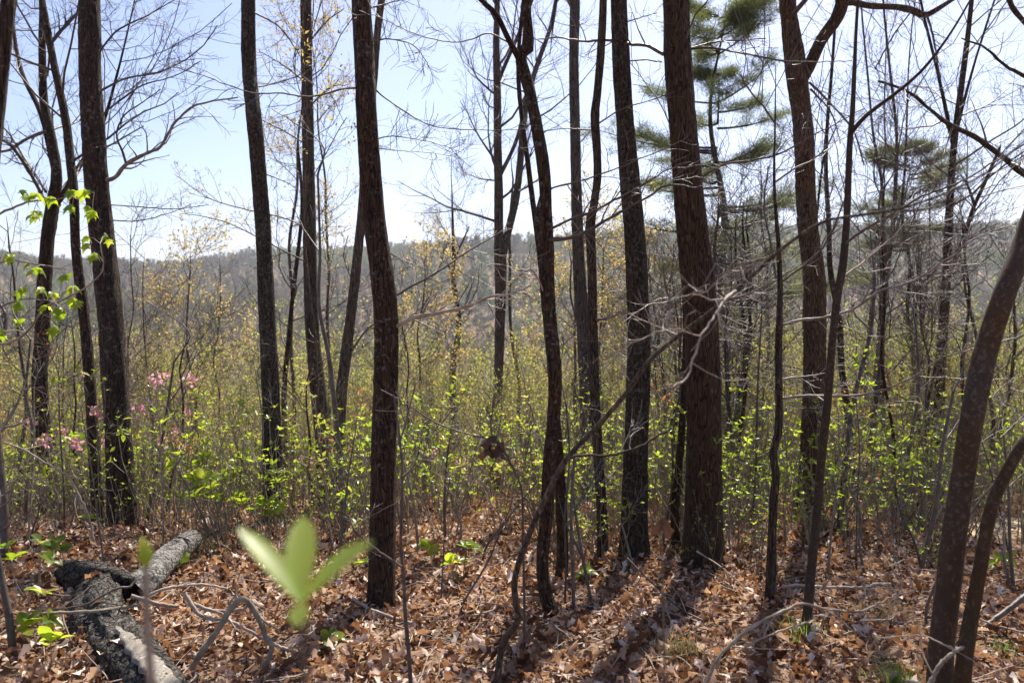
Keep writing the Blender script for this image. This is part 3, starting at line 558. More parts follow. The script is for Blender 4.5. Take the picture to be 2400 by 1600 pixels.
BT = [(1700, 520, 11, 10, 15, 'slender background trunk just right of the widest trunk'), (1725, 520, 9, 11, -25, 'thin bare trunk leaning left midway between the widest and small wavy trunks'), (1745, 420, 8, 12, 10, 'thin upright bare trunk left of the small wavy trunk'), (1960, 300, 20, 9.0, -60, 'dark background trunk with a left kink, behind the slim forked sapling'),
      (2010, 300, 18, 10.5, 40, 'dark background trunk right of the slim forked sapling, upright branches'), (2040, 310, 14, 10, -30, 'dark thin trunk leaning left near the smaller pine'), (2075, 280, 11, 11, 20, 'thin trunk right in front of the smaller pine'), (2110, 420, 9, 12, 15, 'thin trunk left of the tall dark background trunk'), (2290, 640, 12, 9, 40, 'thin trunk right of the blurred leaning trunk'),
      (1905, 360, 11, 11.5, -20, 'thin trunk just right of the elbow-limbed trunk'), (1990, 250, 9, 13, 30, 'tall hair-thin trunk among the forked crowns at right'), (1185, 420, 11, 15, -5, 'thin straight pale trunk right of the forked trunk at centre'), (655, 380, 16, 10, 25, 'thin dark trunk just right of the dark straight trunk on the left'), (300, 560, 6, 12, -10, 'very thin bare tree right of the thickest left trunk'),
      (1520, 620, 10, 10, -15, 'thin background trunk left of the widest trunk'), (1690, 560, 12, 9, 5, 'thin dark trunk close right of the widest trunk'), (1660, 500, 14, 9.5, 0, 'dark trunk half hidden behind the right side of the widest trunk'), (45, 560, 10, 9, -10, 'thin dark trunk near the left edge below the leafy maple twigs'), (375, 800, 8, 8.5, 60, 'thin leaning stem right of the pink azalea'), (500, 640, 6, 14, 12, 'hair-thin bare tree left of the dark straight trunk'), (1990, 560, 14, 8.2, 35, 'dark trunk leaning right between the forked sapling and smaller pine'), (2130, 520, 9, 10, 45, 'thin stem leaning right just left of the tall dark background trunk')]
for k, (px, top, w_, Y, lean, lab) in enumerate(BT):
    side = 'right' if px > 1640 else 'left'
    bgtree(px, top, w_, Y, lean, 300 + k, lab, mat=('bark', 'bark_grey', 'bark_grey')[k % 3], dens=1.3 if px > 1640 else .8)
r = np.random.default_rng(91)
SL = sorted([(r.uniform(1250, 2330), r.uniform(430, 760), r.uniform(6, 11), r.uniform(6.4, 10.5), r.normal() * 35) for _ in range(17)] + [(r.uniform(20, 1150), r.uniform(620, 820), r.uniform(5, 8), r.uniform(7.5, 11), r.normal() * 25) for _ in range(7)])
for k, (px, top, w_, Y, lean) in enumerate(SL):
    px += 45 if (1425 < px < 1490 or 1580 < px < 1655 or 840 < px < 920) else 0
    bgtree(px, top, w_, Y, lean, 5000 + k, '%s slim %s pole sapling %s' % ('tall' if top < 600 else 'short', 'left-leaning' if lean < -20 else 'right-leaning' if lean > 20 else 'upright', where(px)), mat=('bark', 'bark_grey')[k % 2], dens=.55, tmin=.37)
# yellow-budding trees
for k, (px, top, w_, Y, lean, lab) in enumerate([(735, 150, 7, 7.6, -30, 'thin vine-like stem with yellow buds beside the greyish-brown trunk'), (770, 300, 10, 13, -40, 'yellow-budding tree behind the leaning brown trunk'), (660, 200, 11, 12, 40, 'yellow-budding slender tree left of the greyish-brown trunk'), (1310, 560, 9, 12, 30, 'golden-budding young tree behind the double trunk'), (1400, 600, 9, 13, -20, 'golden-budding young tree behind the wavy thin trunk'), (1540, 600, 9, 12, 10, 'golden-budding young tree behind the widest trunk'), (430, 620, 8, 13, 20, 'yellowish budding tree in the gap right of the pale bent limb'), (960, 640, 7, 13, 20, 'yellow-budding young tree in the open gap at centre')]):
    bgtree(px, top, w_, Y, lean, 400 + k, lab, leaf=(M['yellow'], 4 if k < 3 else 7, .036 if k < 3 else .042), H=(9, 9, 9, None, None, None, None, None)[k], dens=1.3, tmin=.35)

# --- pines
def pine(px, Y, Ht, z0, label, seed, wbase=.3):
    r = np.random.default_rng(seed)
    x = (px - 1176) / FPX * Y; gz = float(height(x, Y)); org = np.array([x, Y, gz])
    root = thing('pine_tree', label, 'tree', org, 0, 'pines')
    c = np.array([[x + .15 * math.sin(k * .7), Y, gz - .1 + Ht * k / 20, wbase * .5 * (1 - k / 21)] for k in range(21)])
    mb, cc = stem_mesh(c, org, 12, .15, seed, False, .04); mb.build('trunk', M['bark'], root)
    br = MB(); nd = MB()
    zz = z0
    while zz < Ht * .97:
        f = (zz - z0) / (Ht - z0); L = (2.2 * (1 - f) ** .6 + .45) * (wbase / .3) * (.7 + .5 * r.random())
        for k in range(r.integers(3, 6)):
            a = r.random() * 6.28; d = np.array([math.cos(a), math.sin(a), .05 + .3 * f])
            l = L * (.6 + .6 * r.random()); t = np.linspace(0, 1, 7)[:, None]
            p0 = np.array([x, Y, gz + zz + r.normal() * .08]); line = p0 + d * l * t + np.array([0, 0, 1]) * (.18 * l * t ** 2 - .12 * l * t)
            rr = (.028 * (1 - f) + .010) * (1 - t[:, 0]) + .004
            v, q = tubes(line[None], rr[None], 5); br.add(v - org, [q])
            s, sr = children(line[None], rr[None], 8, .3, 1, .2 * l, .36 * l, .8, 4, .06, .1, .5, .003, r, .4, flat=.3)
            v, q = tubes(s, sr, 3); br.add(v - org, [q])
            # needle tufts
            pts = np.concatenate([s[:, 1:].reshape(-1, 3), line[4:]]); K = 44
            b = np.repeat(np.arange(len(pts)), K); dd = norm(r.normal(size=(len(b), 3)) + np.array([0, 0, .35]) + d * .5)
            ln = .11 + .10 * r.random(len(b)); sd_ = norm(np.cross(dd, r.normal(size=(len(b), 3)))) * .0045
            pp = pts[b] + r.normal(size=(len(b), 3)) * np.array([.09, .09, .035]); V = np.stack([pp - sd_, pp + sd_, pp + dd * ln[:, None]], 1).reshape(-1, 3)
            nd.add(V - org, [np.arange(len(b) * 3).reshape(-1, 3)])
        zz += .34 + .2 * r.random()
    br.build('branches', M['bark'], root, kind='stuff'); nd.build('needles', M['needle'], root, kind='stuff')
pine(1645, 15.5, 9.7, 3.9, 'tall green pine behind the widest trunk', 51)
pine(2085, 20, 9.3, 6.4, 'smaller green pine far back between the right-hand trunks', 52, .17)

# ------------------------------------------------------------------ curved near sapling and other slim stems
def sapling(name, label, main, Y0, Y1, w, brs=(), seed=0, mat='twig', base=True, group=None, leaf=None):
    q = []
    m = len(main)
    for i, (px, py) in enumerate(main):
        k = i / (m - 1); y = Y0 + (Y1 - Y0) * k; q.append((*P(px, py, y), .5 * mm(w[0] + (w[1] - w[0]) * k, y)))
    q = np.array(q)
    gz = float(height(q[0, 0], q[0, 1]))
    if base:
        if q[0, 2] > gz + .03: q = np.vstack([[q[0, 0], q[0, 1], gz - .04, q[0, 3] * 1.1], q])
        else: q[0, 2] = gz - .03
    org = np.array([q[0, 0], q[0, 1], gz]); root = thing(name, label, 'sapling', org, 0, group)
    mb, c = stem_mesh(q, org, 10, .03, seed, False, .05); mb.build('stem', M[mat], root)
    add_branches(root, org, brs, Y0, seed * 77 + 5, M[mat], leaf)
    return root, org
sapling('curved_sapling', 'near curved grey-brown sapling sweeping from bottom centre up to the right', [(1140, 1600), (1150, 1500), (1168, 1455), (1190, 1422), (1182, 1335), (1215, 1230), (1260, 1130), (1300, 1055), (1380, 970), (1440, 900), (1490, 830), (1560, 770), (1640, 710), (1720, 640), (1810, 560), (1890, 510), (1950, 498), (2040, 484), (2130, 460), (2260, 400), (2380, 300)], 3.1, 1.7, (18, 4), seed=31, mat='bark_grey',
        brs=[dict(p=[(1300, 1055), (1330, 1045), (1400, 1045), (1470, 1025), (1540, 985)], w=(8, 5), Y0=2.62, dY=.15, t=2, m=M['bark_smooth']), dict(p=[(1690, 668), (1664, 690), (1640, 730), (1610, 770), (1580, 860), (1550, 884), (1528, 880)], w=(7, 3), Y0=2.2, dY=-.3, t=2, m=M['stick']), dict(p=[(1690, 668), (1640, 690), (1600, 675), (1540, 690)], w=(4, 2), Y0=2.2, dY=-.2, t=5, m=M['stick']), dict(p=[(1560, 770), (1520, 760), (1440, 790)], w=(4, 2), Y0=2.38, dY=.2, t=4, m=M['stick'])])
sapling('forked_sapling', 'thin dark sapling beside the thick central-left trunk, bottom to mid frame', [(946, 1610), (940, 1514), (931, 1413), (928, 1338), (921, 1246), (924, 1094), (919, 1014), (912, 957), (904, 905)], 3.15, 3.3, (11, 4), seed=32, mat='twig_dark',
        brs=[dict(p=[(925, 1094), (952, 1064), (970, 1002)], w=(5, 2), Y0=3.22, dY=.1, t=3), dict(p=[(919, 1014), (937, 952), (951, 890)], w=(4, 2), Y0=3.25, dY=.1, t=3), dict(p=[(922, 1301), (871, 1266), (834, 1238), (799, 1196), (784, 1183)], w=(6, 3), Y0=3.18, dY=-.1, t=3)])
s2, s2o = sapling('arched_sapling', 'thin arching stem carrying a clump of withered brown leaves', [(1204, 1380), (1201, 1234), (1199, 1129), (1180, 1080), (1154, 1029), (1124, 1009), (1060, 992), (999, 969), (930, 925), (874, 894)], 3.6, 3.4, (6, 2.5), seed=33, mat='twig_dark', brs=[dict(p=[(1150, 1025), (1128, 990), (1132, 940), (1136, 900)], w=(4, 2), Y0=3.5, t=6), dict(p=[(1160, 1040), (1100, 1000), (1060, 940)], w=(3, 1.5), Y0=3.5, dY=.2, t=6)])
SAP = [([(1296, 1420), (1300, 1300), (1298, 1180), (1308, 1050), (1300, 930)], 4.3, (6, 4), 'straight thin stem in front of the stem behind the double trunk'), ([(1318, 1430), (1316, 1300), (1312, 1180), (1320, 1040)], 4.1, (10, 6), 'thin brown stem right of the double trunk base'), ([(1366, 1405), (1340, 1290), (1322, 1180), (1312, 1090)], 4.3, (8, 4), 'thin stem leaning left in front of the wavy thin trunk'),
       ([(1062, 1390), (1120, 1290), (1160, 1200), (1230, 1110)], 4.2, (5, 3), 'thin stick-like stem leaning right at the centre'), ([(1012, 1382), (1018, 1280), (1022, 1190), (1034, 1090)], 4.5, (4, 2), 'short upright thin stem in the open leaf litter at centre'), ([(340, 1180), (365, 1050), (385, 930), (400, 830)], 7.2, (8, 4), 'thin leaning stem between the left trunks and the leafy shrub'),
       ([(1720, 1290), (1735, 1100), (1740, 900), (1750, 720)], 6.2, (7, 3), 'thin upright stem between widest trunk and small wavy trunk'), ([(1925, 1230), (1945, 1030), (1965, 900), (2000, 760), (2010, 640)], 6.0, (14, 6), 'leaning dark sapling right of the slim forked sapling'), ([(2070, 1240), (2085, 1050), (2110, 900), (2105, 760)], 6.0, (10, 5), 'dark thin sapling left of the blurred leaning trunk'), ([(2110, 1345), (2150, 1160), (2166, 1020), (2190, 900)], 5.0, (11, 6), 'dark leaning stem touching the blurred leaning trunk on its left'),
       ([(2330, 1390), (2320, 1250), (2316, 1120), (2305, 1000)], 4.6, (9, 4), 'thin dark stem in front of the sandy patch'), ([(2325, 1370), (2305, 1280), (2290, 1220)], 4.7, (4, 2), 'very thin leaning stem in front of the sandy patch'), ([(30, 1500), (18, 1400), (0, 1310), (-20, 1200)], 3.6, (18, 12), 'short dark stem at the lower left edge'), ([(8, 1270), (6, 1150), (-8, 1000), (-12, 800)], 5.3, (24, 16), 'dark upright stem cut by the left edge'),
       ([(60, 1140), (75, 1000), (60, 900), (70, 780)], 7.4, (9, 5), 'thin forked stem near the left edge, right of the cut-off stem'), ([(2130, 1390), (2170, 1300), (2230, 1180), (2290, 1100)], 4.0, (6, 3), 'thin stem crossing behind the two blurred trunks'), ([(796, 1240), (775, 1000), (757, 830), (733, 700), (735, 580), (730, 400)], 5.9, (14, 5), 'thin bowed stem right of the greyish-brown trunk')]
for k, (pl, Y, w_, lab) in enumerate(SAP):
    r = np.random.default_rng(600 + k)
    sapling('thin_sapling', lab, pl, Y, Y + .1, w_, [dict(p=[pl[-1], (pl[-1][0] + r.normal() * 30, pl[-1][1] - 70), (pl[-1][0] + r.normal() * 60, pl[-1][1] - 150)], w=(w_[1], 1.5), Y0=Y + .1, dY=.2, t=8), dict(p=[pl[-2], (pl[-2][0] + 40 * r.choice([-1, 1]), pl[-2][1] - 60), (pl[-2][0] + 70 * r.choice([-1, 1]), pl[-2][1] - 130)], w=(w_[1] * .7, 1.5), Y0=Y + .08, dY=.3, t=6)], 600 + k, 'twig_dark', group='thin saplings among the trunks')

r = np.random.default_rng(77); seen_x = []
for k in range(34):
    px = r.uniform(620, 2330) if k % 4 else r.uniform(20, 620); Y = r.uniform(4.7, 6.6)
    if 830 < px < 930: px += 120
    base_y = 730 + FPX * (CAM_Z - float(height((px - 1176) / FPX * Y, Y))) / Y; hh = r.uniform(110, 420); ln = r.normal() * 55
    pl = [(px, base_y), (px + ln * .3 + r.normal() * 6, base_y - hh * .35), (px + ln * .6 + r.normal() * 9, base_y - hh * .7), (px + ln, base_y - hh)]
    seen_x.append((px, pl, Y, hh, ln))
EXTRA = sorted(seen_x, key=lambda a: a[0])
# ------------------------------------------------------------------ fallen log and sticks
def blob_tube(q, org, sides, n, seed, lump):
    mb, c = stem_mesh(np.array(q), org, sides, 1e-6, seed, False, lump); return mb, c
def log_piece(pts, seed, name, mat, root, org, sides=26, lump=.10, caps=True):
    q = np.array(pts); mb, c = stem_mesh(q, org, sides, .02, seed, False, lump)
    o = mb.build(name, M[mat], root)
    if caps:
        for e, nm in ((0, 1), (-1, -2)):
            ce = c[e, :3]; d = norm(c[e, :3] - c[nm, :3]); s = norm(np.cross(d, [0, .2, 1])); u = np.cross(s, d); a = np.linspace(0, 2 * math.pi, 21)[:-1]; r = np.random.default_rng(seed + e)
            rg = ce + d * .004 + c[e, 3] * .93 * (np.cos(a)[:, None] * s + np.sin(a)[:, None] * u) + d * (r.random((20, 1)) * .03)
            ri = ce - d * .03 + c[e, 3] * .5 * (np.cos(a)[:, None] * s + np.sin(a)[:, None] * u) + d * (r.random((20, 1)) * .04)
            V = np.vstack([rg, ri, [ce - d * .05]]); k = np.arange(20); k2 = (k + 1) % 20
            m2 = MB(); m2.add(V - org, [np.stack([k, k2, k2 + 20, k + 20], 1), np.stack([k + 20, k2 + 20, np.full(20, 40)], 1)]); m2.build('broken_end', M['log_end'], o)
    return o
def gp(px, py, lift, rad, Y=None):
    """point for a log axis: on the ground under that pixel"""
    g = G(px, py); return (g[0], g[1], float(height(g[0], g[1])) + lift, rad)
g0 = G(300, 1400); LO = np.array([g0[0], g0[1], float(height(g0[0], g0[1]))])
logt = thing('fallen_log', 'fallen bent dead log with peeling grey bark at lower left', 'log', LO)
A = P(160, 1318, 4.45); B = P(235, 1330, 4.35); Cc = P(310, 1352, 4.35)
C0 = P(228, 1350, 4.3); C1 = P(222, 1410, 4.0); C2 = P(268, 1480, 3.65); C3 = P(325, 1545, 3.4); C4 = P(400, 1640, 3.1)
log_piece([(*P(226, 1330, 4.36), .088), (*C0, .104), (*C1, .108), (*C2, .098), (*C3, .098), (*C4, .100)], 71, 'trunk', 'log', logt, LO, 34, .17)
log_piece([(*A, .078), (*B, .086), (*P(275, 1340, 4.36), .075), (*Cc, .07)], 72, 'stub', 'log', logt, LO, 28, .2)
log_piece([(*P(300, 1365, 4.3), .075), (*P(340, 1330, 4.5), .075), (*P(385, 1282, 4.85), .075), (*P(440, 1240, 5.3), .07)], 73, 'limb', 'log_lit', logt, LO, 22, .07)
# the strip where the bark has come off: a slightly larger shell lying on the top of the near end
def bare_strip():
    ax = spline(np.array([(*P(268, 1490, 3.6), .100), (*C3, .098), (*C4, .100)]), 26); mb = MB(); V = []
    for i, c in enumerate(ax):
        d = norm(ax[min(i + 1, 25), :3] - ax[max(i - 1, 0), :3]); s = norm(np.cross(d, [0, 0, 1])); u = np.cross(s, d); hw = .5 * math.sin(min(1, i / 12) * math.pi / 2) + .08 * math.sin(i * 1.7)
        for j in range(9):
            a = math.pi / 2 + (-.05 + hw * (j - 4) / 4); rr = c[3] * (1.13 if 0 < j < 8 else .96)
            V.append(c[:3] + rr * (math.cos(a) * s + math.sin(a) * u))
    i = np.arange(25)[:, None] * 9 + np.arange(8)[None]; mb.add(np.array(V) - LO, [np.stack([i, i + 1, i + 10, i + 9], -1).reshape(-1, 4)])
    mb.build('bare_wood', M['log_wood'], logt)
bare_strip()
def stick(label, pts, Y, w, seed, t=3, mat='stick', dY=0.0, name='fallen_branch'):
    c = branch_line(pts, Y, Y + dY, w[0], w[1], seed, max(14, 5 * len(pts)))
    gz = height(c[:, 0], c[:, 1]); c[:, 2] = np.maximum(c[:, 2], gz + c[:, 3] * .6)
    org = c[0, :3].copy(); mb = MB(); v, f = tubes(c[None, :, :3], c[None, :, 3], 8); mb.add(v - org, [f])
    root = thing(name, label, 'branch', org, 0, 'fallen branches and sticks')
    mb.build('stem', M[mat], root)
    if t:
        r = np.random.default_rng(seed); mb = MB(); a, ar = children(c[None, :, :3], c[None, :, 3], t, .1, .95, .1, .35, .8, 6, .02, .16, .6, .0015, r)
        v, f = tubes(a, ar, 5); mb.add(v - org, [f]); mb.build('twigs', M[mat], root, kind='stuff')
STK = [('pale arched dead branch in front of the log, ends bent to the ground', [(425, 1566), (453, 1513), (488, 1463), (510, 1431), (528, 1401), (548, 1378), (565, 1376), (578, 1393), (598, 1426), (610, 1458), (625, 1483), (615, 1513), (598, 1551)], 3.45, (15, 13), 2, .1),
       ('crooked grey stick running from the log to the right below the arch', [(423, 1361), (443, 1393), (460, 1411), (485, 1420), (518, 1423), (560, 1441), (598, 1463), (648, 1486), (685, 1501)], 3.75, (12, 6), 3, -.1),
       ('short grey stick passing behind the arched branch', [(445, 1386), (485, 1401), (523, 1403), (560, 1396), (578, 1381)], 3.75, (10, 8), 2, .0),
       ('thin grey stick lying across the log to the left', [(90, 1408), (173, 1405), (236, 1401), (273, 1396), (318, 1388)], 3.75, (7, 9), 3, .1),
       ('grey stick curving up from the log toward the right', [(318, 1378), (373, 1353), (410, 1346), (460, 1341), (520, 1350)], 4.0, (9, 5), 4, .2), ('short knobbly stick at the crook of the log', [(300, 1368), (338, 1378), (373, 1388), (410, 1392)], 3.85, (10, 9), 1, .1),
       ('thin twig arching over the dark face of the log', [(110, 1400), (190, 1390), (235, 1368), (270, 1350), (300, 1346), (312, 1325)], 3.8, (4, 6), 1, .2),
       ('brown stick lying on leaves at the foot of the thick central-left trunk', [(809, 1373), (846, 1396), (884, 1411), (929, 1426), (964, 1438), (999, 1443)], 4.15, (7, 9), 2, -.15), ('thin pale forked twig on the leaves at bottom centre', [(1030, 1430), (1061, 1416), (1100, 1410), (1135, 1400)], 3.95, (4, 5), 3, .1), ('long thin bowed twig on the leaves right of the curved sapling', [(1094, 1382), (1150, 1388), (1220, 1408), (1280, 1440), (1330, 1490)], 3.9, (3, 4), 2, -.3),
       ('long thin dark twig leaning across the shadowed leaves at centre right', [(1440, 1280), (1490, 1330), (1560, 1395), (1630, 1430), (1690, 1460)], 4.3, (4, 4), 3, -.4), ('thin twig lying left of the small wavy trunk', [(1600, 1265), (1660, 1305), (1720, 1360), (1755, 1410)], 4.7, (4, 3), 2, -.4),
       ('long dead branch at lower right, bowed above the leaves', [(1615, 1580), (1649, 1511), (1674, 1483), (1711, 1451), (1749, 1426), (1801, 1401), (1844, 1386), (1889, 1396), (1939, 1403), (1984, 1401), (2026, 1381), (2059, 1366), (2101, 1356)], 2.7, (9, 4), 4, .35), ('crooked pale twig rising from the long dead branch at lower right', [(1975, 1425), (2050, 1420), (2046, 1400), (2060, 1370), (2070, 1340), (2050, 1300), (2100, 1280)], 2.9, (5, 3), 3, .2),
       ('pale stick lying on the leaves behind the bowed dead branch', [(1784, 1353), (1826, 1343), (1859, 1346), (1904, 1348), (1989, 1348), (2009, 1341), (2046, 1341)], 4.55, (7, 8), 3, .0), ('pale curved stick leaning on the two blurred stems', [(2120, 1600), (2136, 1566), (2154, 1533), (2174, 1511), (2199, 1491), (2214, 1486)], 2.45, (12, 7), 1, .05), ('thin pale bowed twig left of the blurred leaning trunk', [(2020, 1465), (2080, 1460), (2120, 1460), (2160, 1475), (2195, 1490)], 2.8, (3, 4), 1, -.2),
       ('pale forked twig lying on the leaves below the bowed dead branch', [(1690, 1500), (1740, 1470), (1800, 1445), (1850, 1430), (1870, 1425)], 3.1, (5, 4), 2, .2), ('dark stick lying in shade at the right edge', [(2260, 1440), (2300, 1410), (2340, 1380), (2380, 1350)], 3.9, (12, 14), 1, .1), ('pale straight stick at the lower right corner', [(2250, 1420), (2300, 1440), (2380, 1455)], 3.9, (5, 5), 1, -.1),
       ('thin branch slanting down across the left thicket', [(10, 1015), (60, 1035), (100, 1060), (150, 1090), (172, 1120), (200, 1180), (215, 1240)], 4.9, (4, 6), 5, .0), ('thin pale twig at the bottom edge left of centre', [(785, 1560), (820, 1552), (860, 1545), (900, 1548)], 3.45, (6, 5), 2, .0)]
for k, (lab, pts, Y, w_, t, dY) in enumerate(STK): stick(lab, pts, Y, w_, 700 + k, t, dY=dY, mat='twig_dark' if 'dark' in lab else ('brush' if k % 3 == 0 else 'stick'))

# ------------------------------------------------------------------ leaf shapes that are single objects
def leaf_mesh(name, prof, L=1.0, Wd=.5, fold=.2, curl=.15, lob=None, mat=None, wave=.0, seed=0):
    """one leaf along +Y, unit length"""
    r = np.random.default_rng(seed); n = len(prof); V = []
    for i, h in enumerate(prof):
        t = i / (n - 1); z = -curl * t * t
        wv = wave * r.normal()
        V += [(-h * Wd, t * L, z + fold * h * Wd + wv), (0, t * L, z), (h * Wd, t * L, z + fold * h * Wd - wv)]
    F = []
    for i in range(n - 1):
        a = i * 3; F += [(a, a + 1, a + 4, a + 3), (a + 1, a + 2, a + 5, a + 4)]
    mb = MB(); mb.add(np.array(V), [np.array(F)]); me = mb.mesh(name); me.materials.append(mat); return me
ELL = [.04, .27, .42, .50, .48, .36, .06]
LEAF = [leaf_mesh('leaf', ELL, 1, .62, .35, .25, mat=M['green']), leaf_mesh('leaf', ELL, 1, .7, .2, .1, mat=M['green']), leaf_mesh('leaf', ELL, 1, .55, .5, .4, mat=M['green'])]
def maple_mesh():
    pts = [(0, 0), (.22, .02), (.42, .12), (.30, .25), (.5, .52), (.28, .50), (.16, .62), (.12, .70), (0, 1.0), (-.12, .70), (-.16, .62), (-.28, .50), (-.5, .52), (-.30, .25), (-.42, .12), (-.22, .02)]
    V = [(x, y, -.25 * abs(x) - .35 * y * y) for x, y in pts] + [(0, .35, .02)]
    n = len(pts); mb = MB(); mb.add(np.array(V), [np.array([(i, (i + 1) % n, n) for i in range(n)])]); me = mb.mesh('maple_leaf'); me.materials.append(M['green']); return me
MAPLE = maple_mesh()
OAKP = [.05, .36, .24, .48, .06]
DEAD = [leaf_mesh('dead_leaf', OAKP, 1, .62, f, c, mat=M['dead'], wave=.06, seed=s) for s, (f, c) in enumerate([(.7, .35), (-.6, -.45), (1.3, .15), (.4, .7), (-1.1, .3), (.9, -.5)])]
DDARK = [m.copy() for m in DEAD]
for m_ in DDARK: m_.materials[0] = M['dead_dark']
def place_leaf(me, name, parent, org, pos, d, up, L, seed=0):
    d = norm(np.asarray(d, float)); s = norm(np.cross(d, up)); u = np.cross(s, d)
    m = Matrix((( s[0] * L, d[0] * L, u[0] * L, pos[0] - org[0]), (s[1] * L, d[1] * L, u[1] * L, pos[1] - org[1]), (s[2] * L, d[2] * L, u[2] * L, pos[2] - org[2]), (0, 0, 0, 1)))
    o = bpy.data.objects.new(name, me); COL.objects.link(o); o.parent = parent; o.matrix_local = m; return o

# withered clump on the arching stem
for k in range(8):
    r = np.random.default_rng(800 + k); p = P(1132 + r.normal() * 16, 1020 + r.normal() * 10, 3.5 + r.normal() * .02)
    o = place_leaf(DDARK[k % 6], 'withered_leaf', s2, s2o, p, (r.normal() * .5 - .1, r.normal() * .4, -1 + .3 * r.normal()), r.normal(size=3), .045 + .05 * r.random())
# foreground sprig, close to the lens and out of focus
def sprig():
    Y = .56; b = P(690, 1385, Y); gx = b[0] + .03; gy = Y + .06; org = np.array([gx, gy, float(height(gx, gy))])
    root = thing('seedling', 'bright green blurred seedling leaves very close to the camera', 'seedling', org)
    q = np.array([(gx, gy, org[2] - .03, .003), (gx + .02, gy, org[2] + .5, .0027), (b[0] + .006, Y + .01, b[2] - .15, .0024), (*b, .002)])
    mb, c = stem_mesh(q, org, 8, .02, 1, False, .02); mb.build('stem', M['twig_dark'], root)
    for (tx, ty, dy, wid, up) in [(560, 1194, .03, 64, (.7, -.5, .6)), (692, 1170, .06, 76, (.1, -1, .2)), (828, 1232, -.03, 70, (-.6, -.5, .8)), (686, 1432, -.02, 46, (0, -1, .4))]:
        tip = P(tx, ty, Y + dy); d = tip - b; L = np.linalg.norm(d); me = leaf_mesh('leaf', ELL, 1, wid * Y / FPX / L * 1.0, .3, .12, mat=M['sprig'])
        place_leaf(me, 'leaf', root, org, b, d, np.array(up), L)
    return root
sprig()
def budstem():
    Y = .72; b = P(335, 1300, Y); gx, gy = b[0] + .02, Y + .03; org = np.array([gx, gy, float(height(gx, gy))])
    root = thing('bud_stem', 'blurred brown stem with an olive bud standing close in front of the log', 'seedling', org)
    q = np.array([(gx, gy, org[2] - .03, .0045), (gx, gy, org[2] + .6, .004), (b[0] + .003, Y, b[2] - .1, .0036), (*b, .003)])
    mb, c = stem_mesh(q, org, 8, .02, 1, False, .02); mb.build('stem', M['twig'], root)
    q = np.array([(*b, .003), (*(b + [0, 0, .008]), .0062), (*(b + [-.001, 0, .016]), .0055), (*(b + [-.002, 0, .026]), .001)])
    mb, c = stem_mesh(q, org, 10, .002, 1, False, .02); mb.build('bud', M['budgreen'], root)
budstem()
# maple sapling at the left edge, every leaf its own part
def maple():
    Y = 3.4; gx, gy = -2.75, 3.5; org = np.array([gx, gy, float(height(gx, gy))])
    root = thing('maple_sapling', 'maple sapling at the left edge with drooping bright green young leaves', 'sapling', org)
    q = np.array([(gx, gy, org[2] - .04, .014), (gx - .05, gy, .7, .012), (*P(-150, 700, 3.5), .010), (*P(-130, 450, 3.45), .006), (*P(-90, 300, 3.4), .003)])
    mb, c = stem_mesh(q, org, 10, .03, 3, False, .05); mb.build('stem', M['bark_smooth'], root)
    lines = [[(-145, 860), (-60, 800), (40, 780), (100, 710), (150, 685), (205, 655), (235, 620), (228, 560)], [(-145, 560), (-60, 520), (60, 465), (130, 458), (215, 440)], [(-148, 680), (-60, 640), (10, 600), (70, 605), (150, 618)], [(-148, 760), (-50, 730), (40, 690), (110, 690)]]
    LN = []
    for k, l in enumerate(lines):
        c = branch_line(l, 3.5, 3.3, 7, 2.5, 40 + k, 30); LN.append(c); mb = MB(); v, f = tubes(c[None, :, :3], c[None, :, 3], 7); mb.add(v - org, [f]); mb.build('branch', M['twig'], root)
    allp = np.concatenate(LN); pet = MB()
    for k, (px, py) in enumerate([(50, 440), (78, 446), (120, 452), (160, 432), (190, 432), (212, 482), (92, 482), (75, 492), (200, 475), (165, 475), (200, 545), (242, 540), (215, 578), (20, 578), (65, 608), (80, 618), (150, 630), (168, 655), (120, 672), (110, 700), (50, 660), (40, 692), (140, 706), (45, 735), (120, 748), (5, 762), (175, 690), (90, 660)]):
        r = np.random.default_rng(900 + k); c = P(px, py, 3.35 + r.normal() * .06)
        near = allp[np.argmin(np.linalg.norm(allp[:, :3] - c, axis=1)), :3]
        v, f = tubes(np.array([[near, (near + c) / 2 + [0, 0, .01], c]]), np.array([[.002, .0016, .0012]]), 4); pet.add(v - org, [f])
        for j in range(3):
            a = j * 2.1 + r.random(); d = np.array([math.cos(a) * .8, math.sin(a) * .8, -.55 - .3 * r.random()])
            place_leaf(MAPLE, 'leaf', root, org, c + r.normal(size=3) * .008, d, np.array([d[0] * .6, d[1] * .6, 1.0]), .034 + .03 * r.random())
    pet.build('leaf_stalks', M['twig'], root, kind='stuff')
maple()

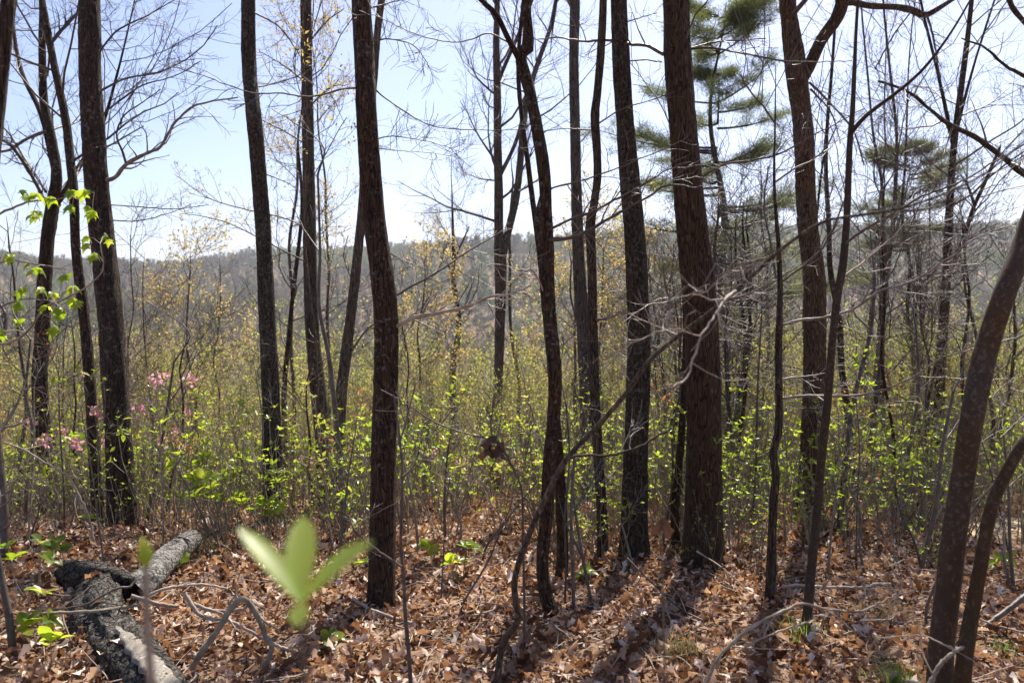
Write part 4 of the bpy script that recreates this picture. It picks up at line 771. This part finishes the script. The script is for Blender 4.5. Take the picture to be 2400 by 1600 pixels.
# ------------------------------------------------------------------ shrubs with whorls of new leaves
def whorls(stems, tips, r, nleaf=5, L=(.05, .085)):
    out = []
    for p, d in tips:
        a0 = r.random() * 6.28; d = norm(d); s = norm(np.cross(d, r.normal(size=3))); u = np.cross(d, s)
        for j in range(nleaf):
            a = a0 + j * 6.28 / nleaf + r.normal() * .25; el = .25 + .7 * r.random()
            ld = norm(math.cos(a) * s + math.sin(a) * u + d * el); out.append((p + r.normal(size=3) * .004, ld, d, L[0] + (L[1] - L[0]) * r.random()))
    return out
def shrub_stems(r, ns, hgt, spread):
    mains = []
    for k in range(ns):
        a = r.random() * 6.28; n = 8; p = np.array([r.normal() * .04, r.normal() * .04, -.03]); d = norm(np.array([math.cos(a) * spread, math.sin(a) * spread, 1])); L = hgt * (.6 + .5 * r.random()); pts = [p]
        for i in range(n - 1):
            d = norm(d + r.normal(size=3) * .12 + [0, 0, .05]); pts.append(pts[-1] + d * L / (n - 1))
        mains.append(pts)
    m = np.array(mains); mr = np.linspace(.0055, .0022, 8)[None] * (.7 + .6 * r.random((ns, 1)))
    return m, mr
def shrub(label, loc, seed, ns=5, hgt=.7, spread=.45, per=3, individual=False, mat='green', group='leafy shrubs', name='leafy_shrub', L=(.045, .08), nleaf=5, petal=None, rz=0):
    r = np.random.default_rng(seed); org = np.zeros(3)
    root = thing(name, label, 'shrub', loc, rz, group)
    m, mr = shrub_stems(r, ns, hgt, spread); a, ar = children(m, mr, per, .35, .95, .12 * hgt + .05, .35 * hgt + .05, .7, 5, .12, .15, .7, .0014, r)
    mb = MB(); v, f = tubes(m, mr, 5); mb.add(v, [f]); v, f = tubes(a, ar, 4); mb.add(v, [f]); mb.build('stems', M['brush'] if seed % 2 else M['twig'], root, kind='stuff')
    tips = [(x[-1], x[-1] - x[-2]) for x in m] + [(x[-1], x[-1] - x[-2]) for x in a] 
    lv = whorls(m, tips, r, nleaf, L)
    if individual:
        for (p, d, up, l) in lv: place_leaf(LEAF[r.integers(3)], 'leaf', root, org, p, d, up, l)
    else:
        mb = MB(); p = np.array([x[0] for x in lv]); d = np.array([x[1] for x in lv]); up = np.array([x[2] for x in lv]); l = np.array([x[3] for x in lv])
        v, f = leafquads(p, d, up, l, l * .52, .18); mb.add(v, f); mb.build('foliage', M[mat], root, kind='stuff')
    if petal:
        mb = MB(); fl = []; h_min = .6 * max(x[-1][2] for x in m)
        for x in list(m) + list(a):
            if r.random() < petal * .55 and x[-1][2] > h_min:
                for j in range(10): fl.append((x[-1] + r.normal(size=3) * .026 + [0, 0, .01], r.normal(size=3) + [0, 0, .4], r.normal(size=3), .042 + .025 * r.random()))
        p = np.array([x[0] for x in fl]); d = np.array([x[1] for x in fl]); up = np.array([x[2] for x in fl]); l = np.array([x[3] for x in fl])
        v, f = leafquads(p, d, up, l, l * .75, .3); mb.add(v, f); mb.build('blossoms', M['pink'], root, kind='stuff')
    return root
def gl(px, py): g = G(px, py); return (g[0], g[1], float(height(g[0], g[1])))
def gy_(px, Y): x = (px - 1176) / FPX * Y; return (x, Y, float(height(x, Y)))
# nearest plants, leaf by leaf
shrub('bright leafy shrub in front of the dark straight trunk on the left', gl(515, 1275), 1001, 6, .78, .42, 2, True, L=(.05, .085))
shrub('leafy shrub at the right foot of the dark straight trunk on the left', gl(640, 1260), 1002, 5, .55, .4, 2, True, L=(.05, .08))
for k, (px, py, h_, lab) in enumerate([(58, 1395, .42, 'small green seedling with whorled leaves left of the log'), (120, 1330, .30, 'small green seedling behind the stub of the log'), (120, 1575, .20, 'small green seedling at the bottom left corner'), (40, 1500, .30, 'small green seedling at the left edge beside the log'), (175, 1255, .22, 'small green seedling among leaf litter under the left trunks'), (420, 1320, .20, 'small green seedling right of the log limb'), (712, 1480, .12, 'tiny green seedling below the blurred foreground leaves'), (878, 1330, .22, 'green leafy sprig in front of the thick central-left trunk base'), (1053, 1350, .26, 'small green seedling in open leaf litter at centre'), (1325, 1350, .18, 'small bright green seedling right of the double trunk base'), (1010, 1290, .2, 'tiny green seedling beyond the open leaf litter at centre'), (2330, 1325, .22, 'small green seedling on the sandy patch')]):
    shrub(lab, gl(px, py), 1050 + k, 2 if h_ > .25 else 1, h_, .3, 1, True, name='seedling', L=(.05, .085), group='small green seedlings', nleaf=5)
# protos for the shrub belt, copied along the bank
labs = [('leafy green shrub in the belt left of the dark straight left trunk', 0, 590), ('leafy green shrub between the dark straight left trunk and the thick central-left trunk', 590, 880), ('leafy green shrub in the gap between the central-left trunk and the double trunk', 880, 1250), ('leafy green shrub between the double trunk and the widest trunk', 1250, 1620), ('leafy green shrub in the thicket right of the widest trunk', 1620, 2352)]
protos = []
for k in range(9): protos.append(shrub(labs[0][0], (0, 0, 0), 1100 + k, 2 + k % 3, .55 + .28 * (k % 5), .30, 3, False, mat='budgreen' if k % 5 == 4 else 'green', group='leafy shrubs along the bank', L=(.022, .044), nleaf=5))
r = np.random.default_rng(5); used = set()
spots = []
for k in range(155):
    px = r.uniform(-40, 2400); Y = 5.7 + 6 * r.random() ** 1.1 + (0.25 if px > 1620 else 0.0)
    if 900 < px < 1230 and Y < 7.2: continue
    if px > 1640 and r.random() < .5: Y = 5.0 + 1.8 * r.random()
    if px > 2210 and Y < 7.5: continue
    if (px < 600 and r.random() < .5) or (600 < px < 1250 and r.random() < .3): continue
    spots.append((px, Y))
spots += [(r.uniform(1240, 2200), r.uniform(4.9, 6.1)) for _ in range(46)] + [(r.uniform(380, 860), r.uniform(5.6, 6.4)) for _ in range(12)] + [(r.uniform(0, 330), r.uniform(6.2, 6.9)) for _ in range(8)]
for k, (px, Y) in enumerate(spots):
    i = k % 9; p = protos[i]; rz = r.random() * 6.28; sc = (.45 + .65 * r.random()) * (1 if Y > 6.2 else .85)
    lab = '%s %s green-leaved shrub in %s row %s' % ('taller' if sc * (.55 + .28 * (i % 5)) > .95 else 'low', ('sparse', 'branching', 'bushy')[i % 3], depth_word(Y, 6.2, 8.2), where(px))
    loc = gy_(px, Y)
    if i not in used: used.add(i); p.location = loc; p.rotation_euler = (0, 0, rz); p.scale = (sc,) * 3; p['label'] = lab
    else: copy_tree(p, loc, rz, sc, lab)
for k, (px, pl, Y, hh, ln) in enumerate(EXTRA):
    lf = [None, (M['green'], 1, .045), None, (M['rust'], 1, .03)][k % 4]
    lab = '%s %sthin %s sapling %s' % ('tall' if hh > 260 else 'short', ('left-leaning ' if ln < -25 else 'right-leaning ' if ln > 25 else 'upright '), {0: 'bare', 1: 'green-leaved', 2: 'bare dark', 3: 'rusty-budded'}[k % 4], where(px))
    sapling('thin_sapling', lab, pl, Y, Y + .15, (r.uniform(4, 8), 2.2), [dict(p=[pl[2], (pl[2][0] + 25 * r.choice([-1, 1]), pl[2][1] - 40), (pl[2][0] + 45 * r.choice([-1, 1]), pl[2][1] - 90)], w=(2.5, 1.2), Y0=Y + .1, dY=.1, t=5), dict(p=[pl[3], (pl[3][0] + r.normal() * 12, pl[3][1] - 40), (pl[3][0] + r.normal() * 25, pl[3][1] - 80)], w=(2.2, 1.2), Y0=Y + .15, dY=.1, t=5)], 2000 + k, ('brush', 'twig_dark')[k % 2], group='thin stems in the leaf litter', leaf=lf)
# pink azaleas
for k, (px, Y, h_, lab, pr) in enumerate([(180, 7.3, 1.42, 'pink azalea left of the slender dark trunk on the left', .75), (325, 7.4, 1.62, 'pink flowering azalea right of the thickest left trunk', .8), (262, 7.7, 1.4, 'pink azalea showing between the two left trunks', .6), (480, 8.0, .85, 'sparse pink azalea behind the bright leafy shrub', .35), (1055, 8.0, .72, 'low pink azalea in the gap at centre', .7), (660, 8.4, .85, 'few pink blossoms right of the dark straight left trunk', .25), (95, 8.2, 1.1, 'faint pink azalea near the left edge', .35)]):
    shrub(lab, gy_(px, Y), 1200 + k, 5, h_, .42, 3, False, name='azalea', group='pink azaleas', petal=pr, L=(.03, .05), nleaf=3)

# ------------------------------------------------------------------ thicket: individual bare saplings nearby, a mass behind
def brush_proto(seed, hgt, mat, leaf=None, lname='buds', nb=16, L=.03, per=1):
    r = np.random.default_rng(seed); n = 10; p = np.array([0, 0, -.1]); d = norm(np.array([r.normal() * .12, r.normal() * .12, 1])); pts = [p]
    for i in range(n - 1): d = norm(d + r.normal(size=3) * .07 + [0, 0, .06]); pts.append(pts[-1] + d * hgt / (n - 1))
    m = np.array([pts]); mr = np.linspace(.0035 * hgt + .003, .002, n)[None]
    a, ar = children(m, mr, nb, .22, .98, .22 * hgt, .42 * hgt, .55, 6, .07, .12, .6, .0018, r)
    b, br = children(a, ar, 5, .2, .95, .1 * hgt, .2 * hgt, .6, 4, .04, .16, .6, .0014, r)
    st = MB(); v, f = tubes(m, mr, 6); st.add(v, [f])
    tw = MB(); v, f = tubes(a, ar, 4); tw.add(v, [f]); v, f = tubes(b, br, 3); tw.add(v, [f])
    lf = None
    if leaf: lf = MB(); leaves_on(lf, b, np.zeros(3), per, L, seed, .01)
    return st, tw, lf
BR = []; BH = []
def top_height(px, Y, r, lo=(735, 960), hi=(650, 900)):
    a, b = hi if px > 1600 else lo
    z = CAM_Z - (r.uniform(a, b) - 730) / FPX * Y
    return max(.7, z - float(height((px - 1176) / FPX * Y, Y)))
for k in range(12):
    hg = [2.2, 2.8, 3.4, 2.5, 3.8, 3.0][k % 6]; lm = [('budgreen', .032, 2), ('budgreen', .03, 2), ('yellow', .032, 1), ('green', .038, 1), ('rust', .03, 1), ('budgreen', .034, 2)][k % 6]
    st, tw, lf = brush_proto(1300 + k, hg, 'brush', lm[0], L=lm[1], per=lm[2])
    BH.append(hg)
    root = thing('bare_sapling', 'x', 'sapling', (0, 0, 0), 0, 'thicket saplings'); st.build('stem', M['brush' if k % 3 else 'twig_dark'], root); tw.build('twigs', M['brush'], root, kind='stuff'); lf.build('buds', M[lm[0]], root, kind='stuff'); BR.append(root)
used = set(); r = np.random.default_rng(6)
TL = [('thin budding sapling in the thicket left of the dark straight left trunk', 0, 600), ('thin budding sapling in the thicket between the two dark left-half trunks', 600, 880), ('thin budding sapling in the thicket between central-left trunk and double trunk', 880, 1260), ('thin budding sapling in the thicket between double trunk and widest trunk', 1260, 1620), ('thin budding sapling in the thicket right of the widest trunk', 1620, 2352)]
for k in range(240):
    px = r.uniform(-60, 2420); Y = 7.2 + 7.5 * r.random() ** 1.2
    if px > 2215 and Y < 8: Y += 2
    if 100 < px < 420 and Y < 8.2: Y += 1.5
    i = k % 12; rz = r.random() * 6.28; sc = top_height(px, Y, r) / (BH[i] * 1.15)
    lab = '%s %s sapling in %s thicket %s' % ('tall' if sc * BH[i] > 2.2 else 'short', ('olive-budded', 'sparsely-budded', 'yellow-budded', 'green-leaved', 'rust-leaved', 'densely-budded')[i % 6], depth_word(Y, 9, 11.5), where(px))
    if i not in used: used.add(i); p = BR[i]; p.location = gy_(px, Y); p.rotation_euler = (0, 0, rz); p.scale = (sc,) * 3; p['label'] = lab
    else: copy_tree(BR[i], gy_(px, Y), rz, sc, lab)

def gn_scatter(name, pts, idx, rot, scl, protos, kind='stuff'):
    me = bpy.data.meshes.new(name); me.vertices.add(len(pts)); me.vertices.foreach_set('co', np.asarray(pts, np.float32).ravel())
    for an, typ, val in (('idx', 'INT', idx), ('scl', 'FLOAT', scl)):
        at = me.attributes.new(an, typ, 'POINT'); at.data.foreach_set('value', np.asarray(val, np.int32 if typ == 'INT' else np.float32))
    at = me.attributes.new('rot', 'FLOAT_VECTOR', 'POINT'); at.data.foreach_set('vector', np.asarray(rot, np.float32).ravel())
    c = bpy.data.collections.new(name + '_kinds')
    for k, (pm, mats) in enumerate(protos):
        o = bpy.data.objects.new('%s_kind_%02d' % (name, k), pm); c.objects.link(o)
    g = bpy.data.node_groups.new(name, 'GeometryNodeTree')
    g.interface.new_socket('Geometry', in_out='INPUT', socket_type='NodeSocketGeometry'); g.interface.new_socket('Geometry', in_out='OUTPUT', socket_type='NodeSocketGeometry')
    gi = g.nodes.new('NodeGroupInput'); go = g.nodes.new('NodeGroupOutput'); ip = g.nodes.new('GeometryNodeInstanceOnPoints'); ci = g.nodes.new('GeometryNodeCollectionInfo')
    ci.inputs['Collection'].default_value = c; ci.inputs['Separate Children'].default_value = True; ci.inputs['Reset Children'].default_value = True
    def na(n, t): x = g.nodes.new('GeometryNodeInputNamedAttribute'); x.data_type = t; x.inputs['Name'].default_value = n; return x.outputs['Attribute']
    e = g.nodes.new('FunctionNodeEulerToRotation'); g.links.new(na('rot', 'FLOAT_VECTOR'), e.inputs[0])
    ip.inputs['Pick Instance'].default_value = True
    g.links.new(gi.outputs[0], ip.inputs['Points']); g.links.new(ci.outputs[0], ip.inputs['Instance']); g.links.new(na('idx', 'INT'), ip.inputs['Instance Index']); g.links.new(e.outputs[0], ip.inputs['Rotation']); g.links.new(na('scl', 'FLOAT'), ip.inputs['Scale']); g.links.new(ip.outputs[0], go.inputs[0])
    o = bpy.data.objects.new(name, me); COL.objects.link(o); md = o.modifiers.new('scatter', 'NODES'); md.node_group = g
    o['kind'] = kind; return o
def joined(parts, name):
    """several (MB, material) into one mesh with material slots"""
    me_mb = MB(); mi = []; mats = []
    for k, (mb, mat) in enumerate(parts):
        if mb is None or not mb.v: continue
        off = me_mb.n; me_mb.v += mb.v; me_mb.n += mb.n
        for f in mb.f: me_mb.f.append(f + off); mi.append(np.full(len(f), len(mats)))
        mats.append(mat)
    me = me_mb.mesh(name)
    for m_ in mats: me.materials.append(m_)
    me.polygons.foreach_set('material_index', np.concatenate(mi).astype(np.int32)); return me
kinds = []
for k in range(9):
    lm = ['budgreen', 'budgreen', 'yellow', 'budgreen', 'rust', 'green', 'budgreen', None, None][k]
    st, tw, lf = brush_proto(1400 + k, 3.0 + .5 * (k % 4), 'brush', lm, L=.055, per=5 if lm == 'budgreen' else 2)
    kinds.append((joined([(st, M['brush']), (tw, M['brush']), (lf, M[lm] if lm else None)], 'thicket_kind'), None))
r = np.random.default_rng(8); K = 1900
Y = 9 + 46 * r.random(K) ** 1.25; u = r.uniform(-.78, .78, K); X = u * Y
pts = np.stack([X, Y, height(X, Y)], 1)
o = gn_scatter('thicket', pts, r.integers(0, 9, K), np.stack([r.normal(size=K) * .06, r.normal(size=K) * .06, r.random(K) * 6.28], 1), np.array([top_height(1176 + FPX * a / b, b, r, (760, 980), (720, 940)) for a, b in zip(X, Y)]) / 4.0, kinds)
tag(o, 'dense budding thicket of bare brush on the slope behind the trunks', 'thicket', kind='stuff')
# low leafy undergrowth beyond the bank, too thick to count
uk = []
for k in range(6):
    rr = np.random.default_rng(1500 + k); m, mr = shrub_stems(rr, 6, .9, .5); a, ar = children(m, mr, 3, .3, .95, .15, .35, .7, 4, .1, .15, .7, .0014, rr)
    s_ = MB(); v, f = tubes(m, mr, 4); s_.add(v, [f]); v, f = tubes(a, ar, 3); s_.add(v, [f])
    lv = whorls(m, [(x[-1], x[-1] - x[-2]) for x in a] + [(x[-1], x[-1] - x[-2]) for x in m], rr, 4, (.026, .046)); l_ = MB(); l = np.array([x[3] for x in lv])
    v, f = leafquads(np.array([x[0] for x in lv]), np.array([x[1] for x in lv]), np.array([x[2] for x in lv]), l, l * .5, .2); l_.add(v, f)
    uk.append((joined([(s_, M['brush']), (l_, M[('green', 'budgreen', 'green')[k % 3]])], 'undergrowth_kind'), None))
K = 950; Y = 5.7 + 22 * r.random(K) ** 1.35; X = r.uniform(-.76, .76, K) * Y
o = gn_scatter('undergrowth', np.stack([X, Y, height(X, Y)], 1), r.integers(0, 6, K), np.stack([np.zeros(K), np.zeros(K), r.random(K) * 6.28], 1), .4 + .9 * r.random(K), uk)
tag(o, 'low green undergrowth spread over the slope behind the trunks', 'undergrowth', kind='stuff')

# ------------------------------------------------------------------ far woods on the valley side and ridge
def far_tree(seed, Ht, leafmat_, nl, ll, mat='farwood'):
    r = np.random.default_rng(seed); n = 6
    m = np.array([[[r.normal() * .05 * k, r.normal() * .05 * k, Ht * k / 5 - .3] for k in range(n)]]); mr = np.linspace(.16, .03, n)[None] * Ht / 12
    a, ar = children(m, mr, 13, .3, 1, .25 * Ht, .42 * Ht, .55, 4, .06, .12, .6, .02, r); b, br = children(a, ar, 6, .2, 1, .08 * Ht, .18 * Ht, .6, 3, .04, .15, .7, .014, r)
    s_ = MB(); v, f = tubes(m, mr, 5); s_.add(v, [f]); v, f = tubes(a, ar, 3); s_.add(v, [f]); v, f = tubes(b, br, 3); s_.add(v, [f])
    l_ = None
    if leafmat_: l_ = MB(); leaves_on(l_, b, np.zeros(3), nl, ll, seed, .25)
    return (joined([(s_, M[mat]), (l_, M[leafmat_] if leafmat_ else None)], 'far_tree_kind'), None)
fk = [far_tree(1600, 11, 'farbrown', 5, .5), far_tree(1601, 12, 'farbrown', 7, .5), far_tree(1602, 11, 'fargreen', 5, .5), far_tree(1603, 11, 'fargreen', 8, .55), far_tree(1604, 10, 'farred', 5, .45), far_tree(1605, 11, 'farbrown', 6, .55), far_tree(1606, 12, 'needle', 10, .6), far_tree(1607, 11, 'fargreen', 2, .5)]
def wood(name, K, y0, y1, seed, label, power=1.0):
    r = np.random.default_rng(seed); Y = y0 + (y1 - y0) * r.random(K) ** power; X = r.uniform(-.80, .80, K) * Y
    patch = np.sin(X * .023 + 1) * np.sin(Y * .019 + .5) + .5 * np.sin(X * .061 + Y * .04) + r.normal(size=K) * .5
    right = np.clip(X / Y, -.5, .6); ix = np.where(patch + right * .8 > .42, r.choice([2, 3, 7], K), np.where(patch < -1.15, r.choice([4, 0], K), r.choice([0, 1, 5, 7, 0, 1], K)))
    ix = np.where(r.random(K) < .03, 6, ix)
    o = gn_scatter(name, np.stack([X, Y, height(X, Y)], 1), ix, np.stack([r.normal(size=K) * .04, r.normal(size=K) * .04, r.random(K) * 6.28], 1), .7 + .35 * r.random(K), fk)
    tag(o, label, 'woodland', kind='stuff')
wood('valley_wood', 1500, 60, 300, 61, 'bare spring woods filling the valley below the bank', .8)
wood('ridge_wood', 12000, 290, 740, 62, 'distant hazy wooded ridge under the pale sky', .85)

# ------------------------------------------------------------------ leaf litter
def litter():
    r = np.random.default_rng(9)
    base = []
    for me in DEAD:
        v = np.empty(len(me.vertices) * 3, np.float32); me.vertices.foreach_get('co', v); base.append(v.reshape(-1, 3))
    nf = len(OAKP); F = np.array([(i * 3, i * 3 + 1, i * 3 + 4, i * 3 + 3) for i in range(nf - 1)] + [(i * 3 + 1, i * 3 + 2, i * 3 + 5, i * 3 + 4) for i in range(nf - 1)])
    def scatter(K, y0, y1, big, pw):
        Y = y0 + (y1 - y0) * r.random(K) ** pw; X = r.uniform(-1, 1, K) * (.72 * np.maximum(Y, 1.5) + .5)
        keep = (((X - SANDC[0] - 1.5) / 2.0) ** 2 + ((Y - SANDC[1] - .35) / 1.0) ** 2 > 1) | (r.random(K) < .07)
        X, Y = X[keep], Y[keep]; K = len(X)
        yaw = r.random(K) * 6.28; L = (.022 + .058 * r.random(K) ** 1.9) * big
        til = r.normal(size=K) * .55; rol = r.normal(size=K) * .7
        d = np.stack([np.cos(yaw) * np.cos(til), np.sin(yaw) * np.cos(til), np.sin(til)], 1); up0 = np.stack([np.sin(rol) * -np.sin(yaw), np.sin(rol) * np.cos(yaw), np.cos(rol)], 1)
        s = norm(np.cross(d, up0)); u = np.cross(s, d)
        pos = np.stack([X, Y, height(X, Y) + .012 + np.abs(r.normal(size=K)) * .024 + .03 * np.clip(np.sin(X * 4.3 + 1.1 * np.sin(Y * 2.3)) * np.sin(Y * 3.7 + X), 0, 1)], 1) - d * L[:, None] * .5
        return pos, d, s, u, L
    pos, d, s, u, L = scatter(62000, 2.3, 9.5, 1.0, .75)
    # the 300 that show largest are objects of their own
    dist = pos[:, 1] + np.abs(pos[:, 0] / pos[:, 1]) * .5; vis = (pos[:, 1] > 3.25) & (np.abs(pos[:, 0] / pos[:, 1]) < .63); key = np.where(vis, pos[:, 1] / L, 1e9); near = np.argsort(key)[:284]
    for j, i in enumerate(near):
        o = place_leaf(DEAD[j % 6], 'dead_leaf', ground, np.zeros(3), pos[i] + [0, 0, .012], d[i], u[i], L[i])
    rest = np.ones(len(L), bool); rest[near] = False; mb = MB(); kind = r.integers(0, 6, len(L))
    for k in range(6):
        m = rest & (kind == k); b = base[k]
        V = pos[m][:, None] + L[m][:, None, None] * (b[None, :, 0:1] * s[m][:, None] + b[None, :, 1:2] * d[m][:, None] + b[None, :, 2:3] * u[m][:, None])
        n = m.sum(); mb.add(V.reshape(-1, 3), [(np.arange(n)[:, None, None] * len(b) + F[None]).reshape(-1, 4)])
    pos, d, s, u, L = scatter(16000, 9, 26, 1.25, .9)
    v, f = leafquads(pos, d, u, L, L * .6, .35); mb.add(v, f)
    # dead needles and broken twigs mixed in
    K = 4000; Y = 2.8 + 6 * r.random(K); X = r.uniform(-.72, .72, K) * Y; a = r.random(K) * 6.28; l = .08 + .25 * r.random(K)
    p0 = np.stack([X, Y, height(X, Y) + .03], 1); dd = np.stack([np.cos(a), np.sin(a), r.normal(size=K) * .18], 1)
    t = np.linspace(0, 1, 4)[None, :, None]; line = p0[:, None] + dd[:, None] * l[:, None, None] * t + r.normal(size=(K, 4, 3)) * .006
    lm = mb.build('leaf_litter', M['dead'], ground, kind='stuff', smooth=True)
    tw = MB(); v, f = tubes(line, np.linspace(.0026, .0012, 4)[None] * (.6 + r.random((K, 1))), 4); tw.add(v, [f]); tw.build('broken_twigs', M['stick'], ground, kind='stuff')
litter()
for k in range(16):
    r = np.random.default_rng(3000 + k); t_ = r.random(); ax = spline(np.array([C0, C1, C2, C3]), 20)[int(t_ * 19)]; p = ax + np.array([r.normal() * .03, r.normal() * .03, .112]) if k < 6 else np.array([ax[0] + r.choice([-1, 1]) * (.13 + .05 * r.random()), ax[1] + r.normal() * .1, float(height(ax[0], ax[1])) + .04 + .05 * r.random()])
    a_ = r.random() * 6.28; place_leaf(DEAD[k % 6], 'dead_leaf', ground, np.zeros(3), p, (math.cos(a_), math.sin(a_), r.normal() * .3), np.array([r.normal() * .3, r.normal() * .3, 1]), .05 + .035 * r.random())
def dead_pair():
    Y = 1.7; b = P(1520, 1190, Y); gx, gy = b[0] + .01, Y + .05; org = np.array([gx, gy, float(height(gx, gy))])
    root = thing('withered_seedling', 'two blurred olive-brown dead leaves on a thin stem before the widest trunk', 'seedling', org)
    q = np.array([(gx, gy, org[2] - .02, .0013), (gx + .01, gy, org[2] + .5, .0012), (*b, .001)]); mb, c = stem_mesh(q, org, 6, .03, 5, False, .02); mb.build('stem', M['twig_dark'], root)
    for (tx, ty, L) in ((1498, 1232, .04), (1545, 1240, .045)):
        place_leaf(DDARK[0], 'leaf', root, org, b, P(tx, ty, Y - .01) - b, np.array([.2, -1, .2]), L)
dead_pair()
# grass tufts
def grass(label, px, py, n, L, mat, spread, seed):
    g = gl(px, py); r = np.random.default_rng(seed); a = r.random(n) * 6.28; rad = np.abs(r.normal(size=n)) * spread
    p0 = np.stack([rad * np.cos(a), rad * np.sin(a), np.full(n, -.01)], 1); b = r.random(n) * 6.28; le = .15 + .5 * r.random(n); l = L * (.6 + .7 * r.random(n)); mb = MB()
    out = np.stack([np.cos(b), np.sin(b), np.zeros(n)], 1); sd_ = np.stack([-np.sin(b), np.cos(b), np.zeros(n)], 1); t = np.linspace(0, 1, 5)
    C = p0[:, None] + out[:, None] * (l * le)[:, None, None] * (t ** 1.8)[None, :, None] + np.array([0, 0, 1]) * (l[:, None, None] * (t - .35 * le[:, None] * t ** 2)[:, :, None])
    wd = (.0028 * (1 - t ** 1.5) + .0003)[None, :, None]; V = np.stack([C - sd_[:, None] * wd, C + sd_[:, None] * wd], 2).reshape(-1, 3)
    i = np.arange(n)[:, None] * 10 + np.arange(4)[None] * 2; mb.add(V, [np.stack([i, i + 1, i + 3, i + 2], -1).reshape(-1, 4)])
    root = thing('grass_tuft', label, 'grass', g, 0, 'grass tufts'); mb.build('blades', M[mat], root, kind='stuff')
grass('bright green grass tuft at the bottom edge left of the blurred leaning trunk', 2060, 1600, 120, .16, 'grass', .06, 1)
grass('dry yellowish grass tuft in the leaves at lower right', 1560, 1510, 200, .10, 'grass_dry', .10, 2)
grass('thin green grass beside the bowed dead branch', 1850, 1480, 60, .14, 'grass', .06, 3)
grass('sparse dry grass right of the bowed dead branch', 2040, 1430, 150, .09, 'grass_dry', .16, 4)
grass('dry mossy clump at the far end of the log', 440, 1275, 320, .16, 'grass_dry', .11, 5)
grass('green grass blades at the lower right corner', 2310, 1500, 70, .08, 'grass', .12, 6)

# ------------------------------------------------------------------ air
def haze():
    z0, z1 = -40.0, 115.0; x, y0, y1 = 1300.0, -120.0, 1350.0
    v = [(a, b, c) for c in (z0, z1) for b in (y0, y1) for a in (-x, x)]
    mb = MB(); mb.add(v, [[(0, 2, 3, 1), (4, 5, 7, 6), (0, 1, 5, 4), (2, 6, 7, 3), (0, 4, 6, 2), (1, 3, 7, 5)]])
    m, t = newmat('air'); p = N_(t, 'ShaderNodeVolumePrincipled'); p.inputs['Color'].default_value = (.80, .88, 1, 1); p.inputs['Density'].default_value = .00028; p.inputs['Anisotropy'].default_value = .3
    o = t.nodes.new('ShaderNodeOutputMaterial'); t.links.new(p.outputs[0], o.inputs['Volume'])
    ob = mb.build('haze', m, smooth=False); ob['kind'] = 'stuff'; ob['label'] = 'thin pale spring haze over the valley'; ob.display_type = 'WIRE'
haze()

# ------------------------------------------------------------------ repeats that share a description are told apart by their order in view
byl = {}
for ob in S.objects:
    if ob.parent is None and 'label' in ob and 'category' in ob: byl.setdefault(ob['label'], []).append(ob)
for lab, obs in byl.items():
    if len(obs) > 1:
        obs.sort(key=lambda ob: ob.location.x / max(ob.location.y, .1)); n = len(obs)
        for k, ob in enumerate(obs):
            ob['label'] = lab + (', leftmost' if k == 0 else ', rightmost' if k == n - 1 else ', %s leftmost' % ('second', 'third', 'fourth', 'fifth', 'sixth', 'seventh')[min(k - 1, 5)])
